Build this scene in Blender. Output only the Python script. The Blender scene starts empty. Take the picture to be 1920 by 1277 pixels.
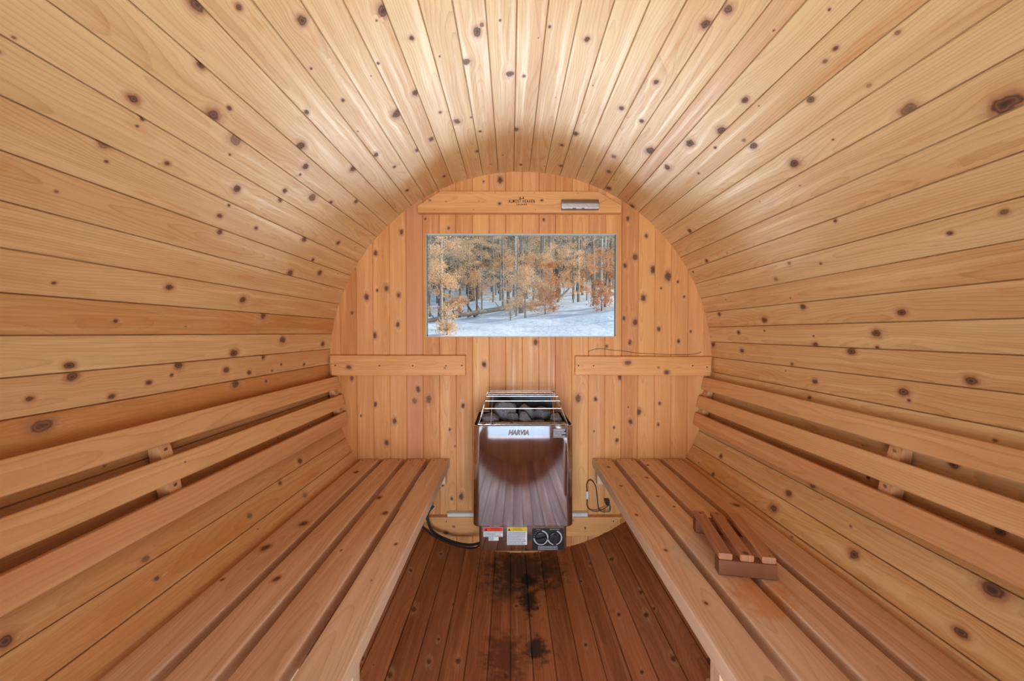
import bpy, math, random
import numpy as np
from mathutils import Vector, Matrix

# ------------------------------------------------------------------ camera, sky, light, exposure
SC = bpy.context.scene
COL = SC.collection
PI = math.pi
R = math.radians
rnd = random.Random(11)

cd = bpy.data.cameras.new('camera')
cam = bpy.data.objects.new('camera', cd)
COL.objects.link(cam)
cd.lens = 14.0
cd.sensor_width = 36.0
cd.clip_start = 0.02
cd.clip_end = 400
cam.location = (-0.0480, -1.8757, 1.0465)
cam.rotation_euler = (R(90 - 1.104), 0, R(-0.17))
SC.camera = cam

SC.view_settings.view_transform = 'Standard'
SC.view_settings.look = 'None'
SC.view_settings.gamma = 1
SC.view_settings.use_curve_mapping = False
SC.view_settings.exposure = 0.42
SC.cycles.use_denoising = True
SC.cycles.max_bounces = 8
SC.cycles.diffuse_bounces = 5
SC.cycles.glossy_bounces = 4
SC.cycles.transmission_bounces = 6
SC.cycles.transparent_max_bounces = 8
SC.cycles.sample_clamp_indirect = 6.0
SC.cycles.caustics_reflective = False
SC.cycles.caustics_refractive = False

wd = bpy.data.worlds.new('sky')
SC.world = wd
wd.use_nodes = True
wn = wd.node_tree
wn.nodes.clear()
_o = wn.nodes.new('ShaderNodeOutputWorld')
_b = wn.nodes.new('ShaderNodeBackground')
_s = wn.nodes.new('ShaderNodeTexSky')
_s.sky_type = 'NISHITA'
_s.sun_disc = False
_s.sun_elevation = R(32)
_s.sun_rotation = R(80)
_s.air_density = 1.0
_s.dust_density = 1.5
_b.inputs['Strength'].default_value = 0.20
wn.links.new(_s.outputs[0], _b.inputs[0])
wn.links.new(_b.outputs[0], _o.inputs[0])

sd = bpy.data.lights.new('sun', 'SUN')
sd.energy = 3.3
sd.angle = R(0.6)
sd.color = (1.0, 0.93, 0.82)
sun = bpy.data.objects.new('sun', sd)
COL.objects.link(sun)
_dir = Vector((-1.0, 0.10, -0.44))          # the way the sunlight travels: from the right of the barrel
sun.rotation_euler = _dir.to_track_quat('-Z', 'Y').to_euler()

# open doorway behind the camera: soft light of the bright snowy clearing in front of the barrel
def area(name, loc, target, sx, sy, power, col):
    a = bpy.data.lights.new(name, 'AREA')
    a.shape = 'RECTANGLE'
    a.size = sx
    a.size_y = sy
    a.energy = power
    a.color = col
    o = bpy.data.objects.new(name, a)
    COL.objects.link(o)
    o.location = loc
    o.rotation_euler = (Vector(target) - Vector(loc)).to_track_quat('-Z', 'Y').to_euler()
    return o
area('door_daylight', (0.0, -3.40, 0.47), (0.0, 0.0, 1.05), 2.4, 0.86, 118.0, (0.84, 0.92, 1.0))
# added lamp below the sill, unseen: puts a sheen on the ceiling staves
area('ceiling_fill', (0.0, 0.95, 0.30), (0.0, -0.75, 1.75), 2.6, 1.1, 72.0, (0.94, 0.97, 1.0))
# added lamp outside above the window, out of view: brightens benches and floor
area('bench_fill', (0.0, 1.35, 2.85), (0.0, -1.0, 0.40), 2.8, 1.0, 85.0, (0.74, 0.86, 1.0))

# ------------------------------------------------------------------ measurements (metres)
RAD = 0.9                 # inner radius of the barrel
ZC = 0.9                  # height of its axis, floor stave at z = 0
YF = -1.97                # inner face of the front wall
SEAMS = [357.84, 362.44, 367.09, 371.65, 376.31, 380.81, 385.36, 389.98, 393.17, 397.72, 402.3, 406.9, 411.44, 416.21,
         420.65, 425.28, 429.88, 434.39, 438.92, 443.32, 447.94, 452.33]
SEAMS += [452.33 + (511.45 - 452.33) / 13 * k for k in range(1, 13)]
SEAMS += [511.45, 516.03, 520.55, 524.96, 529.45, 534.19, 538.65, 543.14, 547.65, 552.07, 556.76, 561.44, 566.02, 570.6]
SEAMS += [570.6 + (629.96 - 570.6) / 13 * k for k in range(1, 13)]
SEAMS += [629.96, 634.47, 639.07, 643.57, 648.21, 652.81, 657.45, 662.11, 666.8, 671.41, 676.05, 680.76, 685.41, 690.08,
          694.69, 699.35, 703.95, 708.58, 713.24]
STAVE_KNOTS= [(320.5, -1.199, 8.8, 1.0), (323.77, -1.154, 4.8, 1.0), (328.87, -1.067, 7.5, 1.0), (308.14, -1.171, 6.3, 1.0), (315.91, -1.121, 6.2, 1.0), (311.98, -1.034, 9.5, 1.0), (314.01, -1.018, 3.9, 1.0), (310.96, -0.951, 12.1, 0.5), (321.3, -0.859, 5.3, 1.0), (316.63, -0.785, 10.2, 1.0), (314.38, -0.71, 7.9, 1.0), (312.57, -0.704, 3.1, 1.0), (302.04, -1.166, 6.9, 0.5), (300.39, -1.151, 2.4, 1.0), (303.3, -1.051, 3.7, 1.0), (304.55, -0.86, 7.6, 1.0), (308.43, -0.71, 5.7, 1.0), (310.34, -0.587, 10.7, 0.7), (306.5, -0.701, 5.3, 1.0), (299.46, -0.863, 5.0, 1.0), (301.59, -0.852, 3.1, 1.0), (305.66, -1.139, 1.9, 1.0), (306.69, -1.138, 2.8, 1.0), (308.64, -0.939, 2.1, 1.0), (311.7, -0.485, 5.2, 1.0), (307.18, -1.33, 1.8, 0.6), (326.12, -0.958, 2.1, 1.0), (338.97, -1.004, 9.8, 1.0), (337.62, -0.989, 2.0, 1.0), (341.48, -0.907, 5.1, 1.0), (351.66, -0.879, 9.7, 1.0), (352.45, -0.897, 5.1, 0.7), (349.23, -0.777, 9.1, 1.0), (356.83, -0.705, 8.8, 1.0), (359.42, -0.693, 4.9, 1.0), (338.88, -0.711, 7.9, 1.0), (334.04, -0.657, 11.9, 1.0), (345.05, -0.5, 9.3, 1.0), (338.37, -0.443, 7.5, 1.0), (342.16, -0.58, 4.4, 1.0), (358.27, -0.387, 8.4, 1.0), (348.25, -0.251, 6.1, 1.0), (326.08, -0.521, 8.1, 1.0), (327.17, -0.82, 4.0, 1.0), (9.24, -0.856, 6.1, 1.0), (3.03, -0.883, 3.0, 1.0), (22.74, -0.778, 6.2, 1.0), (19.36, -0.619, 7.1, 1.0), (24.19, -0.596, 6.7, 1.0), (12.23, -0.396, 8.3, 1.0), (9.78, -0.293, 5.4, 1.0), (29.4, -0.47, 13.8, 1.0), (34.74, -0.441, 9.7, 1.0), (23.01, -0.324, 8.2, 0.7), (23.83, -0.192, 8.9, 0.7), (320.35, -0.536, 10.1, 1.0), (334.33, -0.412, 6.6, 1.0), (327.81, -0.387, 5.0, 1.0), (326.99, -0.164, 6.4, 1.0), (315.49, -0.365, 6.8, 1.0), (337.79, -0.118, 6.0, 1.0), (359.82, -0.079, 5.4, 1.0), (11.07, -0.106, 6.7, 1.0), (335.18, -0.872, 3.0, 1.0), (35.05, -0.009, 10.6, 1.0), (26.34, -0.048, 9.0, 1.0), (349.7, -0.401, 3.9, 1.0), (348.25, -0.503, 3.1, 1.0), (26.06, -1.051, 7.7, 1.0), (24.68, -0.998, 8.2, 1.0), (36.38, -0.878, 6.8, 1.0), (37.34, -0.745, 10.6, 1.0), (34.67, -0.62, 11.8, 1.0), (49.52, -0.842, 9.4, 1.0), (55.37, -1.238, 13.2, 1.0), (51.04, -1.122, 9.9, 0.6), (42.84, -0.991, 6.0, 0.8), (43.11, -0.781, 8.2, 1.0), (39.72, -1.103, 3.5, 1.0), (40.07, -1.072, 3.6, 0.6), (42.89, -1.188, 3.4, 0.5), (61.1, -0.847, 3.5, 1.0), (38.85, -0.675, 3.6, 1.0), (40.54, -0.525, 4.1, 1.0), (66.35, -1.17, 4.8, 0.7), (45.93, -1.097, 3.5, 0.4), (41.3, -0.771, 4.2, 0.5), (296.96, -0.836, 5.9, 1.0), (299.86, -0.723, 4.3, 1.0), (301.64, -0.484, 8.4, 1.0), (304.4, -0.268, 7.3, 1.0), (297.95, -0.365, 5.7, 1.0), (293.43, -0.466, 9.6, 1.0), (295.43, -0.275, 9.1, 1.0), (285.2, -1.157, 2.4, 1.0), (286.5, -0.922, 6.5, 1.0), (285.93, -0.656, 8.3, 1.0), (280.96, -1.031, 2.9, 1.0), (283.13, -0.54, 9.1, 1.0), (277.78, -0.401, 10.1, 1.0), (276.15, -0.082, 9.5, 1.0), (275.43, -0.655, 10.2, 1.0), (275.37, -1.109, 5.8, 1.0), (273.91, -1.104, 7.0, 1.0), (274.04, -0.856, 7.7, 1.0), (272.31, -0.686, 7.2, 1.0), (274.07, -0.508, 6.2, 1.0), (271.13, -0.58, 5.9, 1.0), (271.88, -1.172, 4.3, 1.0), (271.89, -0.94, 5.0, 1.0), (270.68, -1.025, 5.2, 1.0), (269.25, -0.644, 10.3, 1.0), (268.59, -1.153, 12.3, 0.8), (271.88, -0.4, 3.4, 1.0), (271.05, -0.235, 5.0, 1.0), (270.74, -0.455, 3.2, 1.0), (272.58, -0.876, 3.4, 1.0), (67.37, -1.079, 3.6, 1.0), (50.64, -0.214, 7.5, 1.0), (59.99, -0.19, 6.4, 1.0), (67.57, -0.745, 2.6, 1.0), (61.7, -0.039, 4.2, 1.0), (66.1, -0.629, 5.2, 0.5), (68.75, -0.543, 5.6, 0.5), (75.27, -0.626, 7.6, 1.0), (75.31, -0.123, 6.7, 1.0), (77.59, -0.424, 8.8, 1.0), (77.51, -0.934, 7.2, 1.0), (80.52, -0.243, 6.2, 1.0), (80.71, -0.859, 7.7, 1.0), (81.26, -0.646, 2.3, 1.0), (80.11, -0.411, 2.8, 1.0), (83.02, -0.647, 7.0, 1.0), (83.06, -0.856, 3.9, 1.0), (83.97, -0.777, 8.4, 1.0), (85.32, -0.253, 7.4, 1.0), (87.37, -0.539, 4.6, 0.7), (84.23, -0.025, 9.9, 1.0), (86.96, -1.062, 7.8, 1.0), (90.35, -0.641, 6.6, 1.0), (89.79, -0.922, 8.0, 1.0), (93.73, -0.622, 4.8, 1.0), (90.89, -0.934, 2.9, 1.0), (113.47, -0.638, 8.5, 1.0), (117.72, -0.61, 10.2, 1.0), (116.66, -0.9, 9.0, 1.0), (111.34, -1.155, 11.6, 1.0), (117.56, -1.141, 7.6, 1.0), (113.87, -0.239, 7.5, 1.0), (119.04, -0.247, 6.5, 1.0), (98.51, -1.041, 5.7, 1.0), (104.54, -1.139, 5.9, 1.0), (104.47, -0.863, 4.1, 1.0), (109.88, -0.708, 6.7, 1.0), (248.3, -0.393, 8.5, 1.0), (246.51, -0.541, 6.1, 1.0), (244.48, -0.719, 6.6, 0.6), (247.82, -1.028, 5.8, 0.6), (244.72, -1.023, 4.4, 1.0), (248.16, -1.262, 7.0, 1.0), (240.98, -0.458, 8.1, 0.4), (268.62, -0.491, 4.7, 1.0), (209.28, -0.332, 5.5, 1.0), (203.25, -0.14, 6.2, 1.0), (205.34, -0.509, 8.6, 1.0), (196.83, -0.418, 4.6, 1.0), (186.8, -0.271, 8.6, 1.0), (181.75, -0.37, 5.4, 1.0), (180.67, -0.325, 5.6, 1.0), (173.59, -0.228, 7.4, 1.0), (176.5, -0.387, 6.0, 1.0), (160.77, -0.174, 6.1, 1.0), (154.98, -0.203, 9.0, 1.0), (164.6, -0.271, 4.3, 1.0), (151.97, -0.451, 6.4, 1.0), (153.11, -0.554, 7.1, 1.0), (150.97, -0.549, 4.8, 1.0), (158.52, -0.505, 4.9, 1.0), (167.32, -0.59, 4.6, 1.0), (151.97, -0.745, 7.1, 1.0), (146.77, -0.803, 7.7, 1.0), (199.19, -0.688, 6.4, 1.0), (193.64, -0.655, 7.7, 1.0), (205.5, -0.778, 6.9, 1.0), (211.2, -0.769, 5.0, 1.0), (198.42, -0.596, 4.6, 1.0), (184.03, -0.685, 5.4, 1.0), (158.4, -0.742, 4.1, 1.0)]
WALL_KNOTS= [(-0.561, 1.519, 7.4, 1.0), (-0.682, 1.42, 7.4, 1.0), (-0.632, 1.256, 8.7, 1.0), (-0.726, 1.213, 9.4, 1.0), (-0.574, 1.224, 7.4, 1.0), (-0.794, 1.14, 5.4, 1.0), (-0.58, 1.086, 7.4, 1.0), (-0.689, 1.035, 8.7, 1.0), (-0.675, 1.246, 4.0, 1.0), (-0.339, 1.537, 4.7, 1.0), (-0.448, 1.58, 4.0, 1.0), (-0.098, 1.761, 10.0, 1.0), (-0.175, 1.753, 3.3, 1.0), (-0.174, 0.899, 8.0, 1.0), (-0.782, 1.348, 4.0, 1.0), (0.5, 1.581, 7.4, 1.0), (0.488, 1.362, 7.4, 1.0), (0.537, 1.403, 9.4, 1.0), (0.622, 1.345, 10.7, 1.0), (0.692, 1.313, 13.4, 1.0), (0.576, 1.211, 10.0, 1.0), (0.485, 1.115, 6.7, 1.0), (0.538, 1.096, 10.0, 1.0), (0.649, 1.064, 6.7, 1.0), (0.8, 1.053, 4.0, 1.0), (0.744, 1.007, 6.0, 1.0), (0.514, 1.003, 7.4, 1.0), (0.405, 0.983, 4.7, 1.0), (0.07, 1.003, 9.4, 1.0), (0.768, 1.217, 4.0, 1.0), (0.659, 1.256, 3.3, 1.0), (0.106, 1.577, 5.4, 1.0), (0.587, 1.501, 6.0, 1.0), (0.738, 1.286, 4.0, 1.0), (-0.797, 0.831, 7.0, 1.0), (-0.688, 0.709, 7.0, 1.0), (-0.598, 0.63, 8.4, 1.0), (-0.635, 0.526, 8.4, 1.0), (-0.755, 0.655, 3.5, 1.0), (-0.485, 0.779, 9.1, 1.0), (-0.436, 0.733, 12.6, 0.7), (-0.502, 0.725, 9.8, 0.5), (-0.274, 0.702, 7.0, 1.0), (-0.337, 0.588, 4.9, 1.0), (-0.312, 0.509, 3.5, 0.6), (-0.173, 0.897, 8.4, 1.0), (-0.284, 0.27, 9.8, 1.0), (-0.328, 0.26, 4.9, 1.0), (-0.371, 0.325, 5.6, 1.0), (0.403, 0.983, 4.2, 1.0), (0.513, 0.998, 5.6, 1.0), (0.469, 0.837, 8.4, 1.0), (0.353, 0.733, 6.3, 1.0), (0.269, 0.737, 11.2, 0.8), (0.557, 0.674, 9.1, 1.0), (0.519, 0.626, 7.7, 1.0), (0.507, 0.695, 2.8, 1.0), (0.656, 0.712, 4.9, 1.0), (0.65, 0.612, 4.9, 1.0), (0.44, 0.598, 4.2, 1.0), (0.455, 0.537, 6.3, 1.0), (0.345, 0.581, 2.8, 1.0)]
BENCH_KNOTS= [(0.38, -0.34, 4.6, 1.0), (0.511, -0.252, 5.5, 1.0), (0.486, -0.44, 3.8, 1.0), (0.511, -0.525, 4.0, 1.0), (0.363, -0.588, 4.3, 1.0), (0.376, -0.8, 4.0, 1.0), (0.567, -0.1, 5.3, 1.0), (0.384, -0.123, 5.3, 1.0), (0.441, -0.627, 4.7, 1.0), (0.73, -0.515, 8.2, 1.0), (-0.709, -0.185, 7.6, 1.0), (-0.523, -0.448, 8.5, 1.0), (-0.463, -0.574, 7.8, 1.0), (-0.372, -0.765, 3.7, 1.0), (-0.512, -0.797, 2.8, 1.0), (0.381, -1.013, 3.4, 1.0), (0.437, -1.082, 4.1, 1.0), (-0.694, -0.645, 9.8, 1.0), (-0.727, -0.783, 9.9, 1.0), (-0.614, -0.924, 6.5, 1.0), (-0.663, -1.136, 7.6, 1.0), (-0.743, -0.926, 3.2, 1.0), (-0.382, -0.93, 1.5, 1.0)]
# ------------------------------------------------------------------ node helpers
class NT:
    def __init__(s, m):
        m.use_nodes = True
        s.t = m.node_tree
        s.t.nodes.clear()
        s.out = s.t.nodes.new('ShaderNodeOutputMaterial')
    def n(s, kind, **kw):
        x = s.t.nodes.new(kind)
        for k, v in kw.items():
            setattr(x, k, v)
        return x
    def l(s, a, b):
        s.t.links.new(a, b)
    def put(s, sock, v):
        if hasattr(v, 'is_output'):
            s.l(v, sock)
        elif isinstance(v, (tuple, list)) and len(v) == 3 and sock.type == 'RGBA':
            sock.default_value = (*v, 1)
        else:
            sock.default_value = v
    def m(s, op, a, b=0.0, c=None, clamp=False):
        x = s.n('ShaderNodeMath', operation=op, use_clamp=clamp)
        s.put(x.inputs[0], a)
        s.put(x.inputs[1], b)
        if c is not None:
            s.put(x.inputs[2], c)
        return x.outputs[0]
    def ss(s, v, a, b, lo=0.0, hi=1.0):
        x = s.n('ShaderNodeMapRange', interpolation_type='SMOOTHSTEP')
        s.put(x.inputs['Value'], v)
        x.inputs['From Min'].default_value = a
        x.inputs['From Max'].default_value = b
        x.inputs['To Min'].default_value = lo
        x.inputs['To Max'].default_value = hi
        return x.outputs[0]
    def mix(s, f, a, b, mode='MIX'):
        x = s.n('ShaderNodeMix', data_type='RGBA', blend_type=mode, clamp_factor=True)
        s.put(x.inputs[0], f)
        s.put(x.inputs[6], a)
        s.put(x.inputs[7], b)
        return x.outputs[2]
    def noise(s, vec, scale, detail=2.0, rough=0.5):
        x = s.n('ShaderNodeTexNoise')
        s.l(vec, x.inputs['Vector'])
        x.inputs['Scale'].default_value = scale
        x.inputs['Detail'].default_value = detail
        x.inputs['Roughness'].default_value = rough
        return x.outputs['Fac']
    def xyz(s, a, b, c):
        x = s.n('ShaderNodeCombineXYZ')
        s.put(x.inputs[0], a)
        s.put(x.inputs[1], b)
        s.put(x.inputs[2], c)
        return x.outputs[0]
    def sep(s, v):
        x = s.n('ShaderNodeSeparateXYZ')
        s.l(v, x.inputs[0])
        return x.outputs
    def attr(s, name):
        return s.n('ShaderNodeAttribute', attribute_name=name)
    def bsdf(s, col, rough=0.5, metal=0.0, spec=0.5, bump=None, bs=0.2, bd=0.001, **kw):
        x = s.n('ShaderNodeBsdfPrincipled')
        s.put(x.inputs['Base Color'], col)
        s.put(x.inputs['Roughness'], rough)
        s.put(x.inputs['Metallic'], metal)
        s.put(x.inputs['Specular IOR Level'], spec)
        for k, v in kw.items():
            s.put(x.inputs[k.replace('_', ' ')], v)
        if bump is not None:
            b = s.n('ShaderNodeBump')
            b.inputs['Strength'].default_value = bs
            b.inputs['Distance'].default_value = bd
            s.l(bump, b.inputs['Height'])
            s.l(b.outputs[0], x.inputs['Normal'])
        s.l(x.outputs[0], s.out.inputs[0])
        return x

def wood(name, pale, deep, late_c, rough=0.42, spec=0.5, ring=0.0045, stains=(), orange=0.5, grey=0.0):
    m = bpy.data.materials.new(name)
    t = NT(m)
    bc = t.attr('bc').outputs['Vector']
    br = t.sep(t.attr('br').outputs['Vector'])
    seed, tone, red = br[0], br[1], br[2]
    kn = t.attr('kn')
    k = t.sep(kn.outputs['Vector'])
    ks = kn.outputs['Alpha']
    u, v, w = t.sep(bc)
    du, dv, kr = k[0], k[1], t.m('MAXIMUM', k[2], 0.0015)
    so = t.m('MULTIPLY', seed, 37.0)
    wob = t.noise(t.xyz(t.m('ADD', u, so), v, w), 55.0, 2.0)
    wob = t.m('SUBTRACT', wob, 0.5)
    # distance from the knot in knot radii
    a = t.m('POWER', t.m('ABSOLUTE', t.m('MULTIPLY', du, 0.72)), 2.0)
    b = t.m('POWER', t.m('ABSOLUTE', dv), 2.0)
    rad0 = t.m('DIVIDE', t.m('SQRT', t.m('ADD', a, b)), kr)
    rad = t.m('ADD', t.m('MULTIPLY', rad0, 0.98), t.m('MULTIPLY', wob, 1.3))
    g = t.m('MULTIPLY', t.m('EXPONENT', t.m('MULTIPLY', t.m('POWER', rad0, 2.0), -0.13)), ks)
    vv = t.m('SUBTRACT', v, t.m('MULTIPLY', t.m('MULTIPLY', dv, g), 0.80))
    # growth rings about a pith that lies below the board
    low = t.noise(t.xyz(t.m('ADD', t.m('MULTIPLY', u, 1.3), so), t.m('MULTIPLY', vv, 5.0), so), 1.0, 2.0)
    low = t.m('MULTIPLY', t.m('SUBTRACT', low, 0.5), 0.085)
    s1 = t.m('SUBTRACT', t.m('FRACT', t.m('MULTIPLY', seed, 7.31)), 0.5)
    s2 = t.m('FRACT', t.m('MULTIPLY', seed, 13.7))
    c1 = t.m('ADD', t.m('MULTIPLY', s1, 0.09), t.m('MULTIPLY', u, 0.012))
    c2 = t.m('ADD', t.m('MULTIPLY', s2, 0.06), 0.02)
    ra = t.m('POWER', t.m('ABSOLUTE', t.m('ADD', vv, c1)), 2.0)
    rb = t.m('POWER', t.m('ABSOLUTE', t.m('ADD', w, c2)), 2.0)
    rr = t.m('ADD', t.m('SQRT', t.m('ADD', ra, rb)), low)
    rr = t.m('ADD', rr, t.m('MULTIPLY', wob, 0.0012))
    ph = t.m('FRACT', t.m('DIVIDE', rr, ring))
    late = t.m('POWER', ph, 4.0)
    late = t.m('MULTIPLY', late, t.ss(ph, 1.0, 0.93))
    band = t.noise(t.xyz(t.m('MULTIPLY', rr, 60.0), so, t.m('MULTIPLY', u, 0.5)), 1.0, 2.0)
    fib = t.noise(t.xyz(t.m('ADD', t.m('MULTIPLY', u, 9.0), so), t.m('MULTIPLY', vv, 420.0), t.m('MULTIPLY', w, 420.0)), 1.0, 3.0, 0.6)
    blo = t.noise(t.xyz(t.m('ADD', t.m('MULTIPLY', u, 1.7), so), t.m('MULTIPLY', vv, 16.0), t.m('ADD', so, w)), 1.0, 3.0)
    blo2 = t.noise(t.xyz(t.m('ADD', t.m('MULTIPLY', u, 5.0), so), t.m('MULTIPLY', vv, 38.0), so), 1.0, 3.0, 0.65)
    f = t.m('ADD', tone, t.m('MULTIPLY', t.m('SUBTRACT', blo, 0.5), 1.15))
    f = t.m('ADD', f, t.m('MULTIPLY', t.m('SUBTRACT', fib, 0.5), 0.75))
    f = t.m('ADD', f, t.m('MULTIPLY', t.m('SUBTRACT', band, 0.5), 0.5), clamp=True)
    col = t.mix(f, pale, deep)
    col = t.mix(t.m('MULTIPLY', late, t.m('ADD', 0.14, t.m('MULTIPLY', band, 0.60))), col, late_c)
    # pale streaks along the grain, with a sheen painted into the colour
    sheen_streak = t.noise(t.xyz(t.m('ADD', t.m('MULTIPLY', u, 1.1), so), t.m('MULTIPLY', vv, 34.0), so), 1.7, 2.0)
    col = t.mix(t.m('MULTIPLY', t.ss(sheen_streak, .50, .72, 0.0, .42), t.ss(tone, .9, .5)), col, tuple(min(.95, q * 1.10 + .05) for q in pale))
    # resin-orange flames
    fl = t.ss(t.m('ADD', blo2, t.m('MULTIPLY', tone, 0.12)), 0.62, 0.74)
    col = t.mix(t.m('MULTIPLY', fl, orange), col, (0.60, 0.25, 0.07))
    col = t.mix(t.m('MULTIPLY', red, 0.6), col, (0.60, 0.27, 0.15))
    if grey:
        gm = t.ss(t.noise(t.xyz(t.m('MULTIPLY', u, 2.0), t.m('MULTIPLY', v, 9.0), so), 1.3, 2.0), 0.5, 0.7)
        col = t.mix(t.m('MULTIPLY', gm, grey), col, (0.42, 0.34, 0.29))
    # fine dark pore lines
    pore = t.ss(fib, 0.30, 0.16)
    col = t.mix(t.m('MULTIPLY', pore, 0.35), col, late_c)
    # knots: pale swirl, orange halo, dark ringed heart
    sw = t.m('ADD', t.m('POWER', t.m('ABSOLUTE', t.m('DIVIDE', du, t.m('MULTIPLY', t.m('MINIMUM', kr, 0.009), 5.0))), 2.0),
             t.m('POWER', t.m('ABSOLUTE', t.m('DIVIDE', dv, t.m('MULTIPLY', t.m('MINIMUM', kr, 0.009), 1.7))), 2.0))
    sw = t.m('MULTIPLY', t.m('EXPONENT', t.m('MULTIPLY', sw, -1.0)), ks)
    swn = t.noise(t.xyz(t.m('MULTIPLY', u, 60.0), t.m('MULTIPLY', vv, 500.0), so), 1.0, 2.0)
    col = t.mix(t.m('MULTIPLY', sw, t.ss(swn, 0.42, 0.65, 0.0, 0.5)), col, (0.80, 0.62, 0.43))
    halo = t.m('MULTIPLY', t.ss(rad, 3.0, 1.0, 0.0, 0.55), ks)
    col = t.mix(halo, col, (0.47, 0.20, 0.07))
    col = t.mix(t.m('MULTIPLY', t.ss(rad, 1.8, 1.1, 0.0, 0.6), ks), col, (0.33, 0.14, 0.06))
    heart = t.m('MULTIPLY', t.ss(rad, 1.12, 0.88), t.m('POWER', ks, 0.7))
    hr = t.m('ADD', 0.5, t.m('MULTIPLY', t.m('SINE', t.m('MULTIPLY', rad, 15.0)), 0.5))
    hc = t.mix(t.m('MULTIPLY', hr, 0.6), (0.12, 0.048, 0.026), (0.30, 0.13, 0.065))
    hc = t.mix(t.ss(rad, 0.35, 0.1), hc, (0.07, 0.03, 0.018))
    col = t.mix(heart, col, hc)
    for (px, py, pz, pr, sc, amt, sx) in stains:
        gp = t.sep(t.n('ShaderNodeNewGeometry').outputs['Position'])
        d = t.m('SQRT', t.m('ADD', t.m('ADD', t.m('POWER', t.m('ABSOLUTE', t.m('MULTIPLY', t.m('SUBTRACT', gp[0], px), sx)), 2.0),
                                      t.m('POWER', t.m('ABSOLUTE', t.m('SUBTRACT', gp[1], py)), 2.0)),
                                t.m('POWER', t.m('ABSOLUTE', t.m('SUBTRACT', gp[2], pz)), 2.0)))
        nn = t.noise(t.n('ShaderNodeNewGeometry').outputs['Position'], 28.0, 4.0, 0.65)
        q = t.m('ADD', t.m('DIVIDE', d, pr), t.m('MULTIPLY', t.m('SUBTRACT', nn, 0.5), 2.2))
        col = t.mix(t.ss(q, 1.15, 0.35, 0.0, amt), col, sc)
    h = t.m('ADD', t.m('MULTIPLY', fib, 0.5), t.m('MULTIPLY', late, 0.35))
    h = t.m('ADD', h, t.m('MULTIPLY', heart, 0.4))
    h = t.m('ADD', h, t.m('MULTIPLY', blo2, 1.6))
    ro = t.m('ADD', t.m('ADD', rough + 0.0, t.m('MULTIPLY', fib, 0.12)), t.ss(sheen_streak, .40, .70, 0.06, -0.09))
    ro = t.m('ADD', ro, t.m('MULTIPLY', heart, 0.25))
    t.bsdf(col, ro, spec=spec, bump=h, bs=0.32, bd=0.0012)
    return m

def plain(name, col, rough=0.5, metal=0.0, var=0.12, scale=40.0, spec=0.5, bs=0.15, **kw):
    m = bpy.data.materials.new(name)
    t = NT(m)
    p = t.n('ShaderNodeTexCoord').outputs['Object']
    n1 = t.noise(p, scale, 4.0)
    dark = tuple(c * (1 - var) for c in col)
    lite = tuple(min(1, c * (1 + var)) for c in col)
    t.bsdf(t.mix(n1, dark, lite), t.m('ADD', rough - 0.04, t.m('MULTIPLY', n1, 0.08)), metal=metal, spec=spec, bump=n1, bs=bs, **kw)
    return m

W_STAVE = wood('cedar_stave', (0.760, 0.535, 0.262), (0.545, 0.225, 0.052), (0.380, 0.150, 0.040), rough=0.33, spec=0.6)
W_WALL = wood('cedar_end_wall', (0.760, 0.385, 0.135), (0.470, 0.150, 0.032), (0.387, 0.150, 0.048), rough=0.45, orange=0.25, ring=0.004)
W_BENCH = wood('cedar_bench', (0.740, 0.520, 0.355), (0.499, 0.250, 0.112), (0.387, 0.184, 0.080), rough=0.43, orange=0.15, ring=0.005,
               stains=[(0.52, -1.00, 0.453, 0.075, (0.60, 0.25, 0.07), 0.65, 1.0), (0.43, -0.80, 0.453, 0.075, (0.52, 0.47, 0.42), 0.6, 1.6),
                       (0.56, -0.72, 0.453, 0.06, (0.60, 0.24, 0.08), 0.5, 1.0)])
W_SLAT = wood('cedar_backrest', (0.700, 0.395, 0.175), (0.520, 0.215, 0.070), (0.413, 0.167, 0.064), rough=0.45, orange=0.2, ring=0.006)
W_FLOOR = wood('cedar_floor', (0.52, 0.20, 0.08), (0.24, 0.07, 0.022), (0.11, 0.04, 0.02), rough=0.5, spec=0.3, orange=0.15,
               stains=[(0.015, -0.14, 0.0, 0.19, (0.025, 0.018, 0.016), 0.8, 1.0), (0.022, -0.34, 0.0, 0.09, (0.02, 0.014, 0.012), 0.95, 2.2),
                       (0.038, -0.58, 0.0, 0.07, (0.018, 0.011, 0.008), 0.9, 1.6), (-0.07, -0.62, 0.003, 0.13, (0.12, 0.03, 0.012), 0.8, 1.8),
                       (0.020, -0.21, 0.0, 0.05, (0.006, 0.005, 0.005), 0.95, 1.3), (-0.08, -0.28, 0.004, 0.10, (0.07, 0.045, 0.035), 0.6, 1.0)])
W_REST = wood('cedar_headrest', (0.50, 0.23, 0.11), (0.19, 0.055, 0.018), (0.22, 0.07, 0.025), rough=0.5, orange=0.1, ring=0.003)
W_DARK = plain('weathered_outer_wood', (0.35, 0.20, 0.11), 0.7)

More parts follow.
